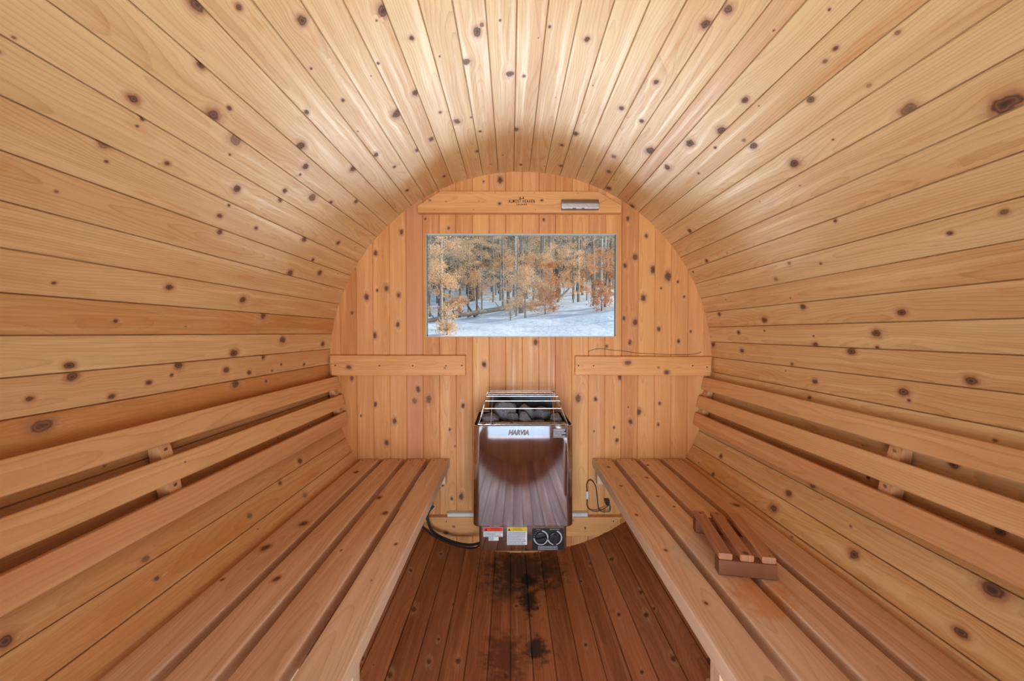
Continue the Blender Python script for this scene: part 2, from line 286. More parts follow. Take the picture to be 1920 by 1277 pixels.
def steel(name, col, rough, bs=0.05):
    m = bpy.data.materials.new(name)
    t = NT(m)
    p = t.n('ShaderNodeTexCoord').outputs['Object']
    a = t.noise(p, 6.0, 5.0, 0.6)
    s = t.noise(p, 260.0, 2.0)
    spot = t.ss(s, 0.62, 0.80)
    r = t.m('ADD', rough, t.m('ADD', t.m('MULTIPLY', a, 0.05), t.m('MULTIPLY', spot, 0.07)))
    t.bsdf(t.mix(t.m('MULTIPLY', a, 0.35), col, tuple(c * 0.8 for c in col)), r, metal=1.0, bump=a, bs=bs, bd=0.004)
    return m
STEEL = steel('polished_steel', (0.64, 0.70, 0.78), 0.03, 0.01)
STEEL_R = steel('brushed_steel', (0.42, 0.39, 0.39), 0.30)
CHROME = steel('chrome_wire', (0.60, 0.60, 0.61), 0.22, 0.0)
M_LETTER = plain('grey_embossed_metal', (0.22, 0.19, 0.17), 0.6, metal=0.3)
LINER = steel('dark_liner_steel', (0.07, 0.075, 0.085), 0.55)
M_BLACK = plain('black_plastic', (0.012, 0.012, 0.014), 0.35)
M_RUB = plain('black_rubber', (0.010, 0.010, 0.011), 0.42)
M_WHITE = plain('white_paper', (0.72, 0.74, 0.78), 0.6, var=0.03)
M_GREYL = plain('grey_print', (0.50, 0.50, 0.53), 0.5, var=0.03)
M_INK = plain('dark_ink', (0.03, 0.03, 0.045), 0.7, spec=0.1)
M_BURN = plain('burnt_brand', (0.035, 0.014, 0.008), 0.8, spec=0.1)
M_RED = plain('red_print', (0.75, 0.035, 0.012), 0.5, var=0.04)
M_YEL = plain('yellow_print', (0.70, 0.48, 0.03), 0.5, var=0.04)
M_PVC = plain('grey_pvc', (0.62, 0.60, 0.58), 0.45, var=0.05)
M_TAN = plain('tan_sealant', (0.50, 0.42, 0.31), 0.55)
M_JAMB = plain('dark_gasket', (0.10, 0.085, 0.07), 0.6)
M_HOLE = plain('shadowed_pin_hole', (0.015, 0.012, 0.012), 0.8)
# ------------------------------------------------------------------ mesh helpers
def tag(o, label=None, cat=None, group=None, kind=None):
    if label: o['label'] = label
    if cat: o['category'] = cat
    if group: o['group'] = group
    if kind: o['kind'] = kind
    return o

def empty(name, loc, rz=0.0):
    o = bpy.data.objects.new(name, None)
    COL.objects.link(o)
    o.location = loc
    o.rotation_euler = (0, 0, rz)
    o.empty_display_size = 0.05
    return o

class MB:
    """collects polygons for one mesh object, with optional wood attributes"""
    def __init__(s):
        s.v, s.f, s.fm = [], [], []
        s.bc, s.kn, s.br = [], [], []
        s.n = 0
    def add(s, verts, faces, bc=None, kn=None, br=None, mi=0):
        verts = np.asarray(verts, float).reshape(-1, 3)
        k = len(verts)
        s.v.append(verts)
        s.f += [tuple(i + s.n for i in f) for f in faces]
        s.fm += [mi] * len(faces)
        s.bc.append(verts if bc is None else np.asarray(bc, float))
        s.kn.append((faces, kn))
        s.br.append(np.tile([0.5, 0.5, 0.0] if br is None else br, (k, 1)))
        s.n += k
    def box(s, x0, x1, y0, y1, z0, z1, M=None, br=None, mi=0):
        v = np.array([(x, y, z) for x in (x0, x1) for y in (y0, y1) for z in (z0, z1)], float)
        bc = v.copy()
        if M is not None:
            v = np.array([M @ Vector(p) for p in v])
        s.add(v, [(0, 1, 3, 2), (4, 6, 7, 5), (0, 4, 5, 1), (2, 3, 7, 6), (0, 2, 6, 4), (1, 5, 7, 3)], bc=bc, br=br, mi=mi)
    def tube(s, pts, r, n=8, cap=True, mi=0):
        pts = [Vector(p) for p in pts]
        rs = r if isinstance(r, (list, tuple)) else [r] * len(pts)
        V, F = [], []
        t0 = (pts[1] - pts[0]).normalized()
        a = t0.orthogonal().normalized()
        for i, p in enumerate(pts):
            t = (pts[min(i + 1, len(pts) - 1)] - pts[max(i - 1, 0)]).normalized()
            a = (a - t * a.dot(t)).normalized()
            b = t.cross(a)
            for k in range(n):
                q = 2 * PI * k / n
                V.append(p + (a * math.cos(q) + b * math.sin(q)) * rs[i])
        for i in range(len(pts) - 1):
            for k in range(n):
                F.append((i * n + k, i * n + (k + 1) % n, (i + 1) * n + (k + 1) % n, (i + 1) * n + k))
        if cap:
            F.append(tuple(range(n))[::-1])
            F.append(tuple(range((len(pts) - 1) * n, len(pts) * n)))
        s.add([tuple(v) for v in V], F, mi=mi)
    def build(s, name, mats, parent=None, smooth=None, M=None):
        me = bpy.data.meshes.new(name)
        V = np.vstack(s.v)
        if M is not None:
            V = np.array([M @ Vector(p) for p in V])
        me.from_pydata(V.tolist(), [], s.f)
        if not isinstance(mats, (list, tuple)):
            mats = [mats]
        for m in mats:
            me.materials.append(m)
        if len(mats) > 1:
            me.polygons.foreach_set('material_index', s.fm)
        if mats[0].name.startswith('cedar'):
            a = me.attributes.new('bc', 'FLOAT_VECTOR', 'POINT')
            a.data.foreach_set('vector', np.vstack(s.bc).ravel())
            a = me.attributes.new('br', 'FLOAT_VECTOR', 'POINT')
            a.data.foreach_set('vector', np.vstack(s.br).ravel())
            a = me.attributes.new('kn', 'FLOAT_COLOR', 'CORNER')
            a.data.foreach_set('color', np.vstack([knot_corners(f, q) for f, q in s.kn]).ravel())
        if smooth is not None:
            me.shade_smooth()
            try:
                me.set_sharp_from_angle(angle=R(smooth))
            except Exception:
                pass
        me.update()
        o = bpy.data.objects.new(name, me)
        COL.objects.link(o)
        o.parent = parent
        return o

def knot_attr(U, V, knots):
    return (np.asarray(U, float), np.asarray(V, float), list(knots))

def knot_corners(faces, spec):
    """per face corner: (du, dv, radius, strength) of the knot nearest to the face"""
    lens = np.array([len(f) for f in faces])
    idx = np.concatenate([np.asarray(f, int) for f in faces])
    out = np.tile([1.0, 1.0, 0.002, 0.0], (len(idx), 1))
    if spec is None or not spec[2]:
        return out
    U, V, knots = spec
    K = np.array(knots, float)
    fi = np.repeat(np.arange(len(faces)), lens)
    cu = np.bincount(fi, U[idx]) / lens
    cv = np.bincount(fi, V[idx]) / lens
    reg = np.maximum(K[:, 2] * 6, 0.030)
    near = np.argmin(np.hypot(cu[:, None] - K[None, :, 0], cv[:, None] - K[None, :, 1]) / reg[None, :], axis=1)
    k = K[near[fi]]
    out[:, 0] = U[idx] - k[:, 0]
    out[:, 1] = V[idx] - k[:, 1]
    out[:, 2] = k[:, 2]
    q = np.clip((1.0 - np.hypot(out[:, 0], out[:, 1]) / reg[near[fi]]) / 0.35, 0, 1)
    out[:, 3] = k[:, 3] * q * q * (3 - 2 * q)
    return out

def rand_knots(u0, u1, v0, v1, n, r=(0.003, 0.008)):
    return [(rnd.uniform(u0, u1), rnd.uniform(v0, v1), rnd.uniform(*r), rnd.choice([1, 1, .7, .5])) for _ in range(n)]

def plank(mb, O, U, V, N, L, Wd, T, knots=(), tone=0.4, red=0.0, rr=0.003, step=0.02, cols=6, seed=None, cut=None):
    """a sawn board with eased edges: O = centre of its near end's top face, U along, V across, N out of the face.
    cut: optional function (v) -> (u0, u1) for ends that are not square"""
    O, U, V, N = [np.array(q, float) for q in (O, U, V, N)]
    h = Wd / 2
    prof = []                                     # (v, w) going round
    for k in range(cols + 1):
        prof.append((-h + rr + (Wd - 2 * rr) * k / cols, 0.0))
    for a in (60, 30):
        prof.append((h - rr + rr * math.cos(R(a)), -rr + rr * math.sin(R(a))))
    prof += [(h, -rr), (h, -T + rr), (h - rr, -T), (-h + rr, -T), (-h, -T + rr), (-h, -rr)]
    for a in (30, 60):
        prof.append((-h + rr - rr * math.cos(R(a)), -rr + rr * math.sin(R(a))))
    P = np.array(prof)
    m = len(P)
    n = max(2, int(L / step))
    rows = []
    for i in range(n + 1):
        f = i / n
        if cut:
            uu = np.array([cut(p[0])[0] + (cut(p[0])[1] - cut(p[0])[0]) * f for p in P])
        else:
            uu = np.full(m, L * f)
        rows.append(np.c_[uu, P])
    B = np.vstack(rows)
    X = O + B[:, :1] * U + B[:, 1:2] * V + B[:, 2:3] * N
    F = []
    for i in range(n):
        for k in range(m):
            F.append((i * m + k, i * m + (k + 1) % m, (i + 1) * m + (k + 1) % m, (i + 1) * m + k))
    F.append(tuple(range(m))[::-1])
    F.append(tuple(range(n * m, (n + 1) * m)))
    if np.dot(np.cross(U, V), N) > 0:
        F = [f[::-1] for f in F]
    if seed is None:
        seed = rnd.random()
    mb.add(X, F, bc=B, kn=knot_attr(B[:, 0], B[:, 1], list(knots)), br=[seed, tone, red])

def text_mesh(txt, size, extrude=0.0002, shear=0.0, space=1.0, bold=0.0):
    cu = bpy.data.curves.new('txt', 'FONT')
    cu.body = txt
    cu.size = size
    cu.extrude = extrude
    cu.offset = bold
    cu.shear = shear
    cu.space_character = space
    cu.align_x = 'CENTER'
    cu.align_y = 'CENTER'
    cu.resolution_u = 3
    o = bpy.data.objects.new('txt', cu)
    COL.objects.link(o)
    dg = bpy.context.evaluated_depsgraph_get()
    me = bpy.data.meshes.new_from_object(o.evaluated_get(dg))
    V = [tuple(v.co) for v in me.vertices]
    F = [tuple(p.vertices) for p in me.polygons]
    bpy.data.objects.remove(o)
    bpy.data.curves.remove(cu)
    bpy.data.meshes.remove(me)
    return V, F

def add_text(mb, txt, x, y, z, size, bold=0.0, sx=1.0, shear=0.0, space=1.0, mi=0):
    """lettering on a face that looks towards -y, centred at x, z"""
    V, F = text_mesh(txt, size, shear=shear, space=space, bold=bold)
    mb.add([(x + v[0] * sx, y - v[2], z + v[1]) for v in V], F, mi=mi)

# ------------------------------------------------------------------ barrel shell
def stave_tone(a):
    """how deep the colour of the stave at clock angle a (0 = top, 90 = right) is: (tone, red)"""
    a %= 360
    j = rnd.uniform(-0.13, 0.13)
    spec = {263.1: (.6, .1), 267.7: (.98, .10), 272.2: (.50, .25), 276.8: (.36, 0), 281.4: (.68, .1), 286.0: (.42, 0), 290.6: (.36, 0),
            31.6: (.40, .42)}
    for k, q in spec.items():
        if abs(a - k) < 1.6:
            return q
    if a > 290 or a < 50:
        return 0.22 + j, 0.0
    if a < 75:
        return 0.26 + j, 0.0
    if a < 98:
        return 0.36 + j, 0.0
    if a < 151:
        return 0.52 + j, 0.03
    if a < 211:
        return 0.42 + j * 3, rnd.choice([0, 0, 0, .25])
    return 0.72 + j, 0.12

shells = {'ceiling': MB(), 'wall_right': MB(), 'floor': MB(), 'wall_left': MB()}
YB = 0.075                                         # the staves run past the end wall
def shell_of(a):
    a %= 360
    if a > 312 or a < 48: return 'ceiling'
    if a < 138: return 'wall_right'
    if a < 223: return 'floor'
    return 'wall_left'
TH = 0.036
for i in range(len(SEAMS)):
    a0 = SEAMS[i]
    a1 = SEAMS[i + 1] if i + 1 < len(SEAMS) else SEAMS[0] + 360
    am = (a0 + a1) / 2
    P0 = np.array([RAD * math.sin(R(a0)), 0, ZC + RAD * math.cos(R(a0))])
    P1 = np.array([RAD * math.sin(R(a1)), 0, ZC + RAD * math.cos(R(a1))])
    Wd = np.linalg.norm(P1 - P0)
    V = (P1 - P0) / Wd
    N = np.array([-math.sin(R(am)), 0, -math.cos(R(am))])   # inwards
    C = (P0 + P1) / 2
    g = rnd.uniform(0.0006, 0.0014)
    bulge = rnd.uniform(-0.0006, 0.0012)
    dep = 0.006
    cols = 7
    y0, y1 = (-2.12, YB)
    n = 175 if not (am % 360 < 120 and am % 360 > 110) else 175
    h = Wd / 2
    prof = [(-h, -dep), (-h + g, -dep), (-h + g, -0.0012), (-h + g + 0.0012, 0.0)]
    prof += [(-h + g + 0.0012 + (Wd - 2 * g - 0.0024) * k / cols, bulge * 4 * (k / cols) * (1 - k / cols)) for k in range(1, cols)]
    prof += [(h - g - 0.0012, 0.0), (h - g, -0.0012), (h - g, -dep), (h, -dep)]
    ho = h * (RAD + TH) / RAD
    prof += [(ho, -TH), (-ho, -TH)]
    P = np.array(prof)
    m = len(P)
    us = np.linspace(y0, y1, n + 1)
    B = np.vstack([np.c_[np.full(m, q), P] for q in us])
    X = C + B[:, :1] * np.array([0, 1, 0]) + B[:, 1:2] * V + B[:, 2:3] * N
    F = [(r_ * m + k, r_ * m + (k + 1) % m, (r_ + 1) * m + (k + 1) % m, (r_ + 1) * m + k) for r_ in range(n) for k in range(m)]
    F += [tuple(range(m))[::-1], tuple(range(n * m, (n + 1) * m))]
    F = [f[::-1] for f in F]
    ks = []
    for (ka, ky, kr, kst) in STAVE_KNOTS:
        dlt = (ka - am + 180) % 360 - 180
        if abs(dlt) < (a1 - a0) / 2:
            ks.append((ky, R(dlt) * RAD, kr / 1000, kst))
    tone, red = stave_tone(am)
    nm = shell_of(am)
    for q in range(rnd.choice([1, 2, 3])):         # small pin knots
        kx = (rnd.uniform(-1.5, -0.05), rnd.uniform(-h * .8, h * .8), rnd.uniform(0.0012, 0.0030), rnd.choice([.6, 1]))
        if all(math.hypot(kx[0] - z_[0], kx[1] - z_[1]) > 0.12 for z_ in ks):
            ks.append(kx)
    shells[nm].add(X, F, bc=B, kn=knot_attr(B[:, 0], B[:, 1], ks), br=[rnd.random(), tone, red])
for nm, mb in shells.items():
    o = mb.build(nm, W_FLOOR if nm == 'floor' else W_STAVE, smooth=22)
    tag(o, kind='structure')

# ------------------------------------------------------------------ end wall (tongue and groove boards, window cut out)
WX0, WX1, WZ0, WZ1 = -0.4475, 0.4500, 1.0265, 1.5115
PITCH = 0.0780
RW = 0.922
TW = 0.040
def wall_piece(mb, x0, x1, g0, g1, zf0, zf1, seed, tone, red, ks, front_y=0.0, sgn=1, back=True):
    """one board strip between x0 and x1; zf0(x), zf1(x) give its lower and upper ends"""
    cw = [x0, x0 + .0008, x0 + 0.0025] if g0 else [x0]
    ce = [x1 - 0.0025, x1 - .0008, x1] if g1 else [x1]
    inner = np.linspace(cw[-1], ce[0], 6)[1:-1].tolist()
    xs = cw + inner + ce
    dy = [0.004 if g0 else 0.0] + ([0.003, 0.0] if g0 else []) + [0] * len(inner) + ([0.0, 0.003] if g1 else []) + [0.004 if g1 else 0.0]
    n = max(2, int((zf1((x0 + x1) / 2) - zf0((x0 + x1) / 2)) / 0.014))
    V = []
    for k in range(n + 1):
        for x, d in zip(xs, dy):
            a, b = zf0(x), zf1(x)
            V.append((x, front_y + sgn * d, a + (b - a) * k / n))
    m = len(xs)
    F = [(r_ * m + k, r_ * m + k + 1, (r_ + 1) * m + k + 1, (r_ + 1) * m + k) for r_ in range(n) for k in range(m - 1)]
    # thickness
    q = len(V)
    for k in (0, n):
        for x in (x0, x1):
            a, b = zf0(x), zf1(x)
            V.append((x, front_y + sgn * TW, a + (b - a) * k / n))
    F += [(q + 1, q, q + 2, q + 3)]
    F += [tuple([q, q + 1] + list(range(0, m))[::-1])]
    F += [tuple([q + 3, q + 2] + list(range(n * m, n * m + m)))]
    F += [tuple([q + 2, q] + [r_ * m for r_ in range(n + 1)])]
    F += [tuple([q + 1, q + 3] + [r_ * m + m - 1 for r_ in range(n, -1, -1)])]
    if sgn < 0:
        F = [f[::-1] for f in F]
    Va = np.array(V)
    bx = (x0 + x1) / 2
    bc = np.c_[Va[:, 2], Va[:, 0] - bx0, -(Va[:, 1] - front_y) * sgn]
    kn = knot_attr(Va[:, 2], Va[:, 0], [(z, x, r_ / 1000, s_) for (x, z, r_, s_) in ks])
    mb.add(Va, F, bc=bc, kn=kn, br=[seed, tone, red])

mb = MB()
xk = -0.540 - 5 * PITCH
edges = [xk + PITCH * k for k in range(25)]
for i in range(len(edges) - 1):
    a, b = edges[i], edges[i + 1]
    if b < -RW + .01 or a > RW - .01:
        continue
    aa, bb = max(a, -RW + 0.002), min(b, RW - 0.002)
    bx0 = (a + b) / 2
    seed = rnd.random()
    tone = 0.36 + rnd.uniform(-.32, .32)
    red = rnd.choice([0, 0, .1, .25])
    if abs(a - (-0.540)) < .01:
        tone, red = 0.62, 0.85                     # the plain reddish board left of the window
    ks = [k for k in WALL_KNOTS if a <= k[0] < b]
    up = lambda x: ZC + math.sqrt(max(RW * RW - x * x, 1e-5))
    dn = lambda x: ZC - math.sqrt(max(RW * RW - x * x, 1e-5))
    cuts = sorted({aa, bb} | {c for c in (WX0, WX1) if aa < c < bb})
    for c0, c1 in zip(cuts[:-1], cuts[1:]):
        inwin = c0 >= WX0 - 1e-6 and c1 <= WX1 + 1e-6
        g0, g1 = c0 == aa, c1 == bb
        if inwin:
            wall_piece(mb, c0, c1, g0, g1, dn, lambda x: WZ0, seed, tone, red, ks)
            wall_piece(mb, c0, c1, g0, g1, lambda x: WZ1, up, seed, tone, red, ks)
        else:
            wall_piece(mb, c0, c1, g0, g1, dn, up, seed, tone, red, ks)
tag(mb.build('wall_back', W_WALL), kind='structure')

# front wall behind the camera, with the open doorway
DX, DZ0, DZ1 = 0.36, 0.20, 1.68
mb = MB()
for i in range(len(edges) - 1):
    a, b = max(edges[i], -RW + .002), min(edges[i + 1], RW - .002)
    if b <= a:
        continue
    bx0 = (a + b) / 2
    seed, tone, red = rnd.random(), 0.42 + rnd.uniform(-.2, .2), rnd.choice([0, .1])
    cuts = sorted({a, b} | {c for c in (-DX, DX) if a < c < b})
    for c0, c1 in zip(cuts[:-1], cuts[1:]):
        if c0 >= -DX - 1e-6 and c1 <= DX + 1e-6:
            wall_piece(mb, c0, c1, c0 == a, c1 == b, dn, lambda x: DZ0, seed, tone, red, [], YF, -1)
            wall_piece(mb, c0, c1, c0 == a, c1 == b, lambda x: DZ1, up, seed, tone, red, [], YF, -1)
        else:
            wall_piece(mb, c0, c1, c0 == a, c1 == b, dn, up, seed, tone, red, [], YF, -1)
tag(mb.build('wall_front', W_WALL), kind='structure')

# window
win = empty('window_1', (0, 0.0, WZ0))
tag(win, kind='structure')
mb = MB()
t_ = 0.0042
for (x0, x1, z0, z1) in ((WX0, WX1, WZ0, WZ0 + t_), (WX0, WX1, WZ1 - t_, WZ1), (WX0, WX0 + t_, WZ0 + t_, WZ1 - t_), (WX1 - t_, WX1, WZ0 + t_, WZ1 - t_)):
    mb.box(x0, x1, -0.0035, 0.012, z0 - WZ0, z1 - WZ0)
mb.build('window_frame', M_TAN, win)
mb = MB()
for (x0, x1, z0, z1) in ((WX0, WX1, WZ0, WZ0 + .003), (WX0, WX1, WZ1 - .003, WZ1), (WX0, WX0 + .003, WZ0 + .003, WZ1 - .003), (WX1 - .003, WX1, WZ0 + .003, WZ1 - .003)):
    mb.box(x0, x1, 0.012, 0.034, z0 - WZ0, z1 - WZ0)
mb.build('window_gasket', M_JAMB, win)
M_GLASS = bpy.data.materials.new('window_glass')
t = NT(M_GLASS)
gb = t.n('ShaderNodeBsdfGlass')
gb.inputs['Color'].default_value = (0.95, 0.98, 0.97, 1)
gb.inputs['Roughness'].default_value = 0.0
gb.inputs['IOR'].default_value = 1.45
t.l(gb.outputs[0], t.out.inputs[0])
# glass lets the daylight through without caustics
tr = t.n('ShaderNodeBsdfTransparent')
tr.inputs[0].default_value = (0.93, 0.96, 0.95, 1)
gl = t.n('ShaderNodeBsdfGlossy')
gl.inputs['Roughness'].default_value = 0.02
fr = t.n('ShaderNodeFresnel')
fr.inputs[0].default_value = 1.45
mx = t.n('ShaderNodeMixShader')
t.l(fr.outputs[0], mx.inputs[0])
t.l(tr.outputs[0], mx.inputs[1])
t.l(gl.outputs[0], mx.inputs[2])
t.l(mx.outputs[0], t.out.inputs[0])
t.t.nodes.remove(gb)
mb = MB()
mb.box(WX0 + .003, WX1 - .003, 0.022, 0.028, .003, WZ1 - WZ0 - .003)
mb.build('window_pane', M_GLASS, win)

def screw(parent, x, y, z, r=0.004, axis='y', mat=None):
    s = MB()
    n = 10
    if axis == 'y':
        pts = [(x, y + 0.0005, z), (x, y - 0.0009, z)]
    elif axis == 'z':
        pts = [(x, y, z - 0.0005), (x, y, z + 0.0009)]
    else:
        pts = [Vector((x, y, z)) - Vector(axis) * .0005, Vector((x, y, z)) + Vector(axis) * .0012]
    s.tube(pts, r, n)
    return s.build('screw', mat or M_HOLE, parent)

def polyboard(mb, poly, y0, y1, knots, tone, red, bev=0.004, step=0.02):
    """a board lying against the end wall: outline in (x, z), from y0 (front) to y1 (wall), eased front edge"""
    poly = [np.array(p, float) for p in poly]
    n = len(poly)
    c = sum(poly) / n
    def ins(d):
        out = []
        for i in range(n):
            p, a, b = poly[i], poly[i - 1], poly[(i + 1) % n]
            e1 = (p - a) / np.linalg.norm(p - a)
            e2 = (b - p) / np.linalg.norm(b - p)
            n1, n2 = np.array([-e1[1], e1[0]]), np.array([-e2[1], e2[0]])
            q = n1 + n2
            q = q / max(1e-6, (1 + n1 @ n2))
            if (c - p) @ q < 0:
                q = -q
            out.append(p + q * d)
        return out
    bc, V, F = [], [], []
    rings = [(ins(0), y1), (ins(0), y0 + bev), (ins(bev * .3), y0 + bev * .3), (ins(bev), y0)]
    for ring, y in rings:
        for p in ring:
            V.append((p[0], y, p[1]))
    for k in range(3):
        for i in range(n):
            F.append((k * n + i, k * n + (i + 1) % n, (k + 1) * n + (i + 1) % n, (k + 1) * n + i))
    F.append(tuple(range(n))[::-1])
    # front face as a strip grid (outline must be x-monotone)
    ring = ins(bev)
    xs0, xs1 = min(p[0] for p in ring), max(p[0] for p in ring)
    brk = sorted({round(p[0], 6) for p in ring})
    xs = []
    for a, b in zip(brk[:-1], brk[1:]):
        m_ = max(1, int((b - a) / step))
        xs += [a + (b - a) * k / m_ for k in range(m_)]
    xs.append(brk[-1])
    def span(x):
        zs = []
        for i in range(n):
            a, b = ring[i], ring[(i + 1) % n]
            if min(a[0], b[0]) - 1e-5 <= x <= max(a[0], b[0]) + 1e-5:
                if abs(b[0] - a[0]) < 1e-4:
                    zs += [a[1], b[1]]
                else:
                    zs.append(a[1] + (b[1] - a[1]) * (x - a[0]) / (b[0] - a[0]))
        return min(zs), max(zs)
    q = len(V)
    rows = 6
    for x in xs:
        z0, z1 = span(x)
        for k in range(rows + 1):
            V.append((x, y0, z0 + (z1 - z0) * k / rows))
    for i in range(len(xs) - 1):
        for k in range(rows):
            a = q + i * (rows + 1) + k
            F.append((a, a + rows + 1, a + rows + 2, a + 1))
    Va = np.array(V)
    B = np.c_[Va[:, 0], Va[:, 2] - c[1], -(Va[:, 1] - y0)]
    mb.add(Va, F, bc=B, kn=knot_attr(Va[:, 0], Va[:, 2], knots), br=[rnd.random(), tone, red])

# sign board over the window
sb = empty('sign_board', (0, 0, 0))
tag(sb, 'pale cedar board with slanted ends and a burnt-in logo, above the picture window', 'sign')
mb = MB()
polyboard(mb, [(-0.478, 1.599), (0.463, 1.599), (0.463, 1.634), (0.355, 1.697), (-0.372, 1.699), (-0.478, 1.632)], -0.034, -0.0,
          [(-0.10, 1.640, .005, 1), (-0.195, 1.652, .002, .7), (-0.42, 1.655, .004, .5), (0.095, 1.655, .004, 1), (0.415, 1.665, .004, .8),
           (0.195, 1.652, .002, 1), (-0.345, 1.65, .002, .7)], 0.10, 0.12)
mb.build('board', W_WALL, sb, smooth=30)
mb = MB()
add_text(mb, 'ALMOST HEAVEN', 0.002, -0.0343, 1.6505, 0.0215, bold=0.0004, sx=0.60, space=1.25)
add_text(mb, 'SAUNAS', 0.002, -0.0343, 1.6360, 0.0105, bold=0.0004, sx=0.9, space=1.5)
mb.build('lettering', M_BURN, sb)
mb = MB()
for s_ in (-1, 1):                                 # lotus emblem: curved petals over a dish
    for (a0_, a1_, r0_, w_) in ((8, 38, .014, .0030), (42, 80, .0125, .0026)):
        V = []
        for k in range(6):
            q = R(a0_ + (a1_ - a0_) * k / 5)
            V.append((0.002 + s_ * (.0015 + math.cos(q) * r0_ * (0.35 + .65 * k / 5) * .5 + .0020), -.0343, 1.6625 + math.sin(q) * r0_ * (k / 5)))
        W2 = [(x + s_ * w_ * math.sin(PI * k / 5), y, z - .0010) for k, (x, y, z) in enumerate(V)]
        mb.add(V + W2, [(k, k + 1, k + 7, k + 6) for k in range(5)])
    V = [(0.002 + s_ * x, -.0343, 1.6625 + z) for x, z in ((0, -.001), (.0045, .0005), (.0085, .0035), (.0100, .0075), (.0078, .0055), (.004, .0028), (0, .002))]
    mb.add(V, [(0, 1, 5, 6), (1, 2, 4, 5), (2, 3, 4)])
mb.build('emblem', M_BURN, sb)
for (x, z) in ((-0.45, 1.645), (-0.40, 1.612), (-0.12, 1.690), (0.06, 1.690), (0.065, 1.612), (-0.22, 1.613), (0.445, 1.628), (0.26, 1.688)):
    screw(sb, x, -0.0345, z, 0.0016)

# metal light on the board
lf = empty('metal_fixture', (0.268, -0.034, 1.630))
tag(lf, 'small brushed metal cover with three rows of pin holes, screwed to the sign board', 'light fixture')
mb = MB()
hw, zz = 0.085, 0.0
pr = [(0.0, 0.024), (-0.016, 0.024), (-0.021, 0.012), (-0.024, 0.000), (-0.021, -0.016), (-0.016, -0.021), (0.0, -0.021)]
pr = [(y, z) for y, z in pr]
V = [(s_ * hw, y, z) for s_ in (-1, 1) for (y, z) in pr]
n = len(pr)
mb.add(V, [(k, k + 1, n + k + 1, n + k) for k in range(n - 1)] + [tuple(range(n))[::-1], tuple(range(n, 2 * n))])
mb.build('cover', STEEL_R, lf, smooth=25)
for j in range(3):
    mb = MB()
    for k in range(5):
        x = -0.062 + j * 0.042 + k * 0.0055
        z = 0.001 - k * 0.0042
        y = -0.024 + (0.0015 if z > -.004 else 0.0015 + (-.004 - z) * .25)
        mb.tube([(x, y + .0010, z), (x, y - .0014, z - .0003)], 0.0013, 8)
    mb.build('pin_hole_row', M_HOLE, lf)
for (a, b) in ((-.083, -.036), (-.020, .006), (.018, .083)):
    mb = MB()
    mb.box(a, b, -0.0245, -0.0205, -0.0195, -0.0160)
    mb.build('bright_lip', CHROME, lf)

# cleats on both sides of the end wall
def cleat(label, poly, ks, scr, tone):
    c = empty('wall_cleat', (0, 0, 0))
    tag(c, label, 'board', 'cedar cleats screwed across the end wall')
    mb = MB()
    polyboard(mb, poly, -0.022, 0.0, ks, tone, 0.05)
    mb.build('board', W_WALL, c, smooth=30)
    for (x, z) in scr:
        screw(c, x, -0.0225, z, 0.0032)
cleat('horizontal cedar cleat on the end wall above the left bench', [(-0.884, 0.846), (-0.259, 0.847), (-0.259, 0.941), (-0.893, 0.942)],
      [(-0.802, .886, .008, 1), (-0.355, .882, .003, .8)], [(-0.865, .895), (-0.66, .893), (-0.505, .893), (-0.35, .892), (-0.276, .894)], 0.25)
cleat('horizontal cedar cleat on the end wall above the right bench', [(0.252, 0.848), (0.886, 0.845), (0.893, 0.935), (0.252, 0.938)],
      [(0.497, .908, .009, .8), (0.680, .862, .008, 1), (0.64, .885, .004, .6)], [(0.268, .893), (0.338, .893), (0.80, .893), (0.868, .886)], 0.25)

# block on the floor under the heater and the cable channel on it
fb = empty('floor_block', (0, 0, 0))
tag(fb, 'pale cedar block with slanted ends across the foot of the end wall behind the heater', 'board')
mb = MB()
polyboard(mb, [(-0.372, 0.092), (0.365, 0.092), (0.480, 0.184), (-0.480, 0.184)], -0.030, 0.0,
          [(-0.352, .112, .007, .8), (-0.315, .14, .004, .6), (0.235, .168, .006, .7), (0.30, .135, .003, .6)], 0.05, 0.0)
mb.build('board', W_WALL, fb, smooth=30)
for (x, z) in ((0.432, .165), (0.30, .13), (-0.35, .165)):
    screw(fb, x, -0.0305, z, 0.0028)
rc = empty('cable_channel', (0, 0, 0))
tag(rc, 'pale grey plastic cable channel lying on the block behind the heater', 'cable channel')
mb = MB()
mb.box(-0.345, 0.312, -0.027, -0.001, 0.1845, 0.2010)
o = mb.build('channel', M_PVC, rc)
mb = MB()
mb.box(-0.345, 0.312, -0.0285, -0.027, 0.1900, 0.1955)
mb.box(-0.345, 0.312, -0.0280, -0.001, 0.2010, 0.2022)
mb.build('cover_strip', M_WHITE, rc)
for q in (-.235, .255):
    mb = MB()
    mb.box(q, q + .03, -0.0298, -0.0285, 0.1865, 0.1995)
    mb.build('coupler', M_PVC, rc)
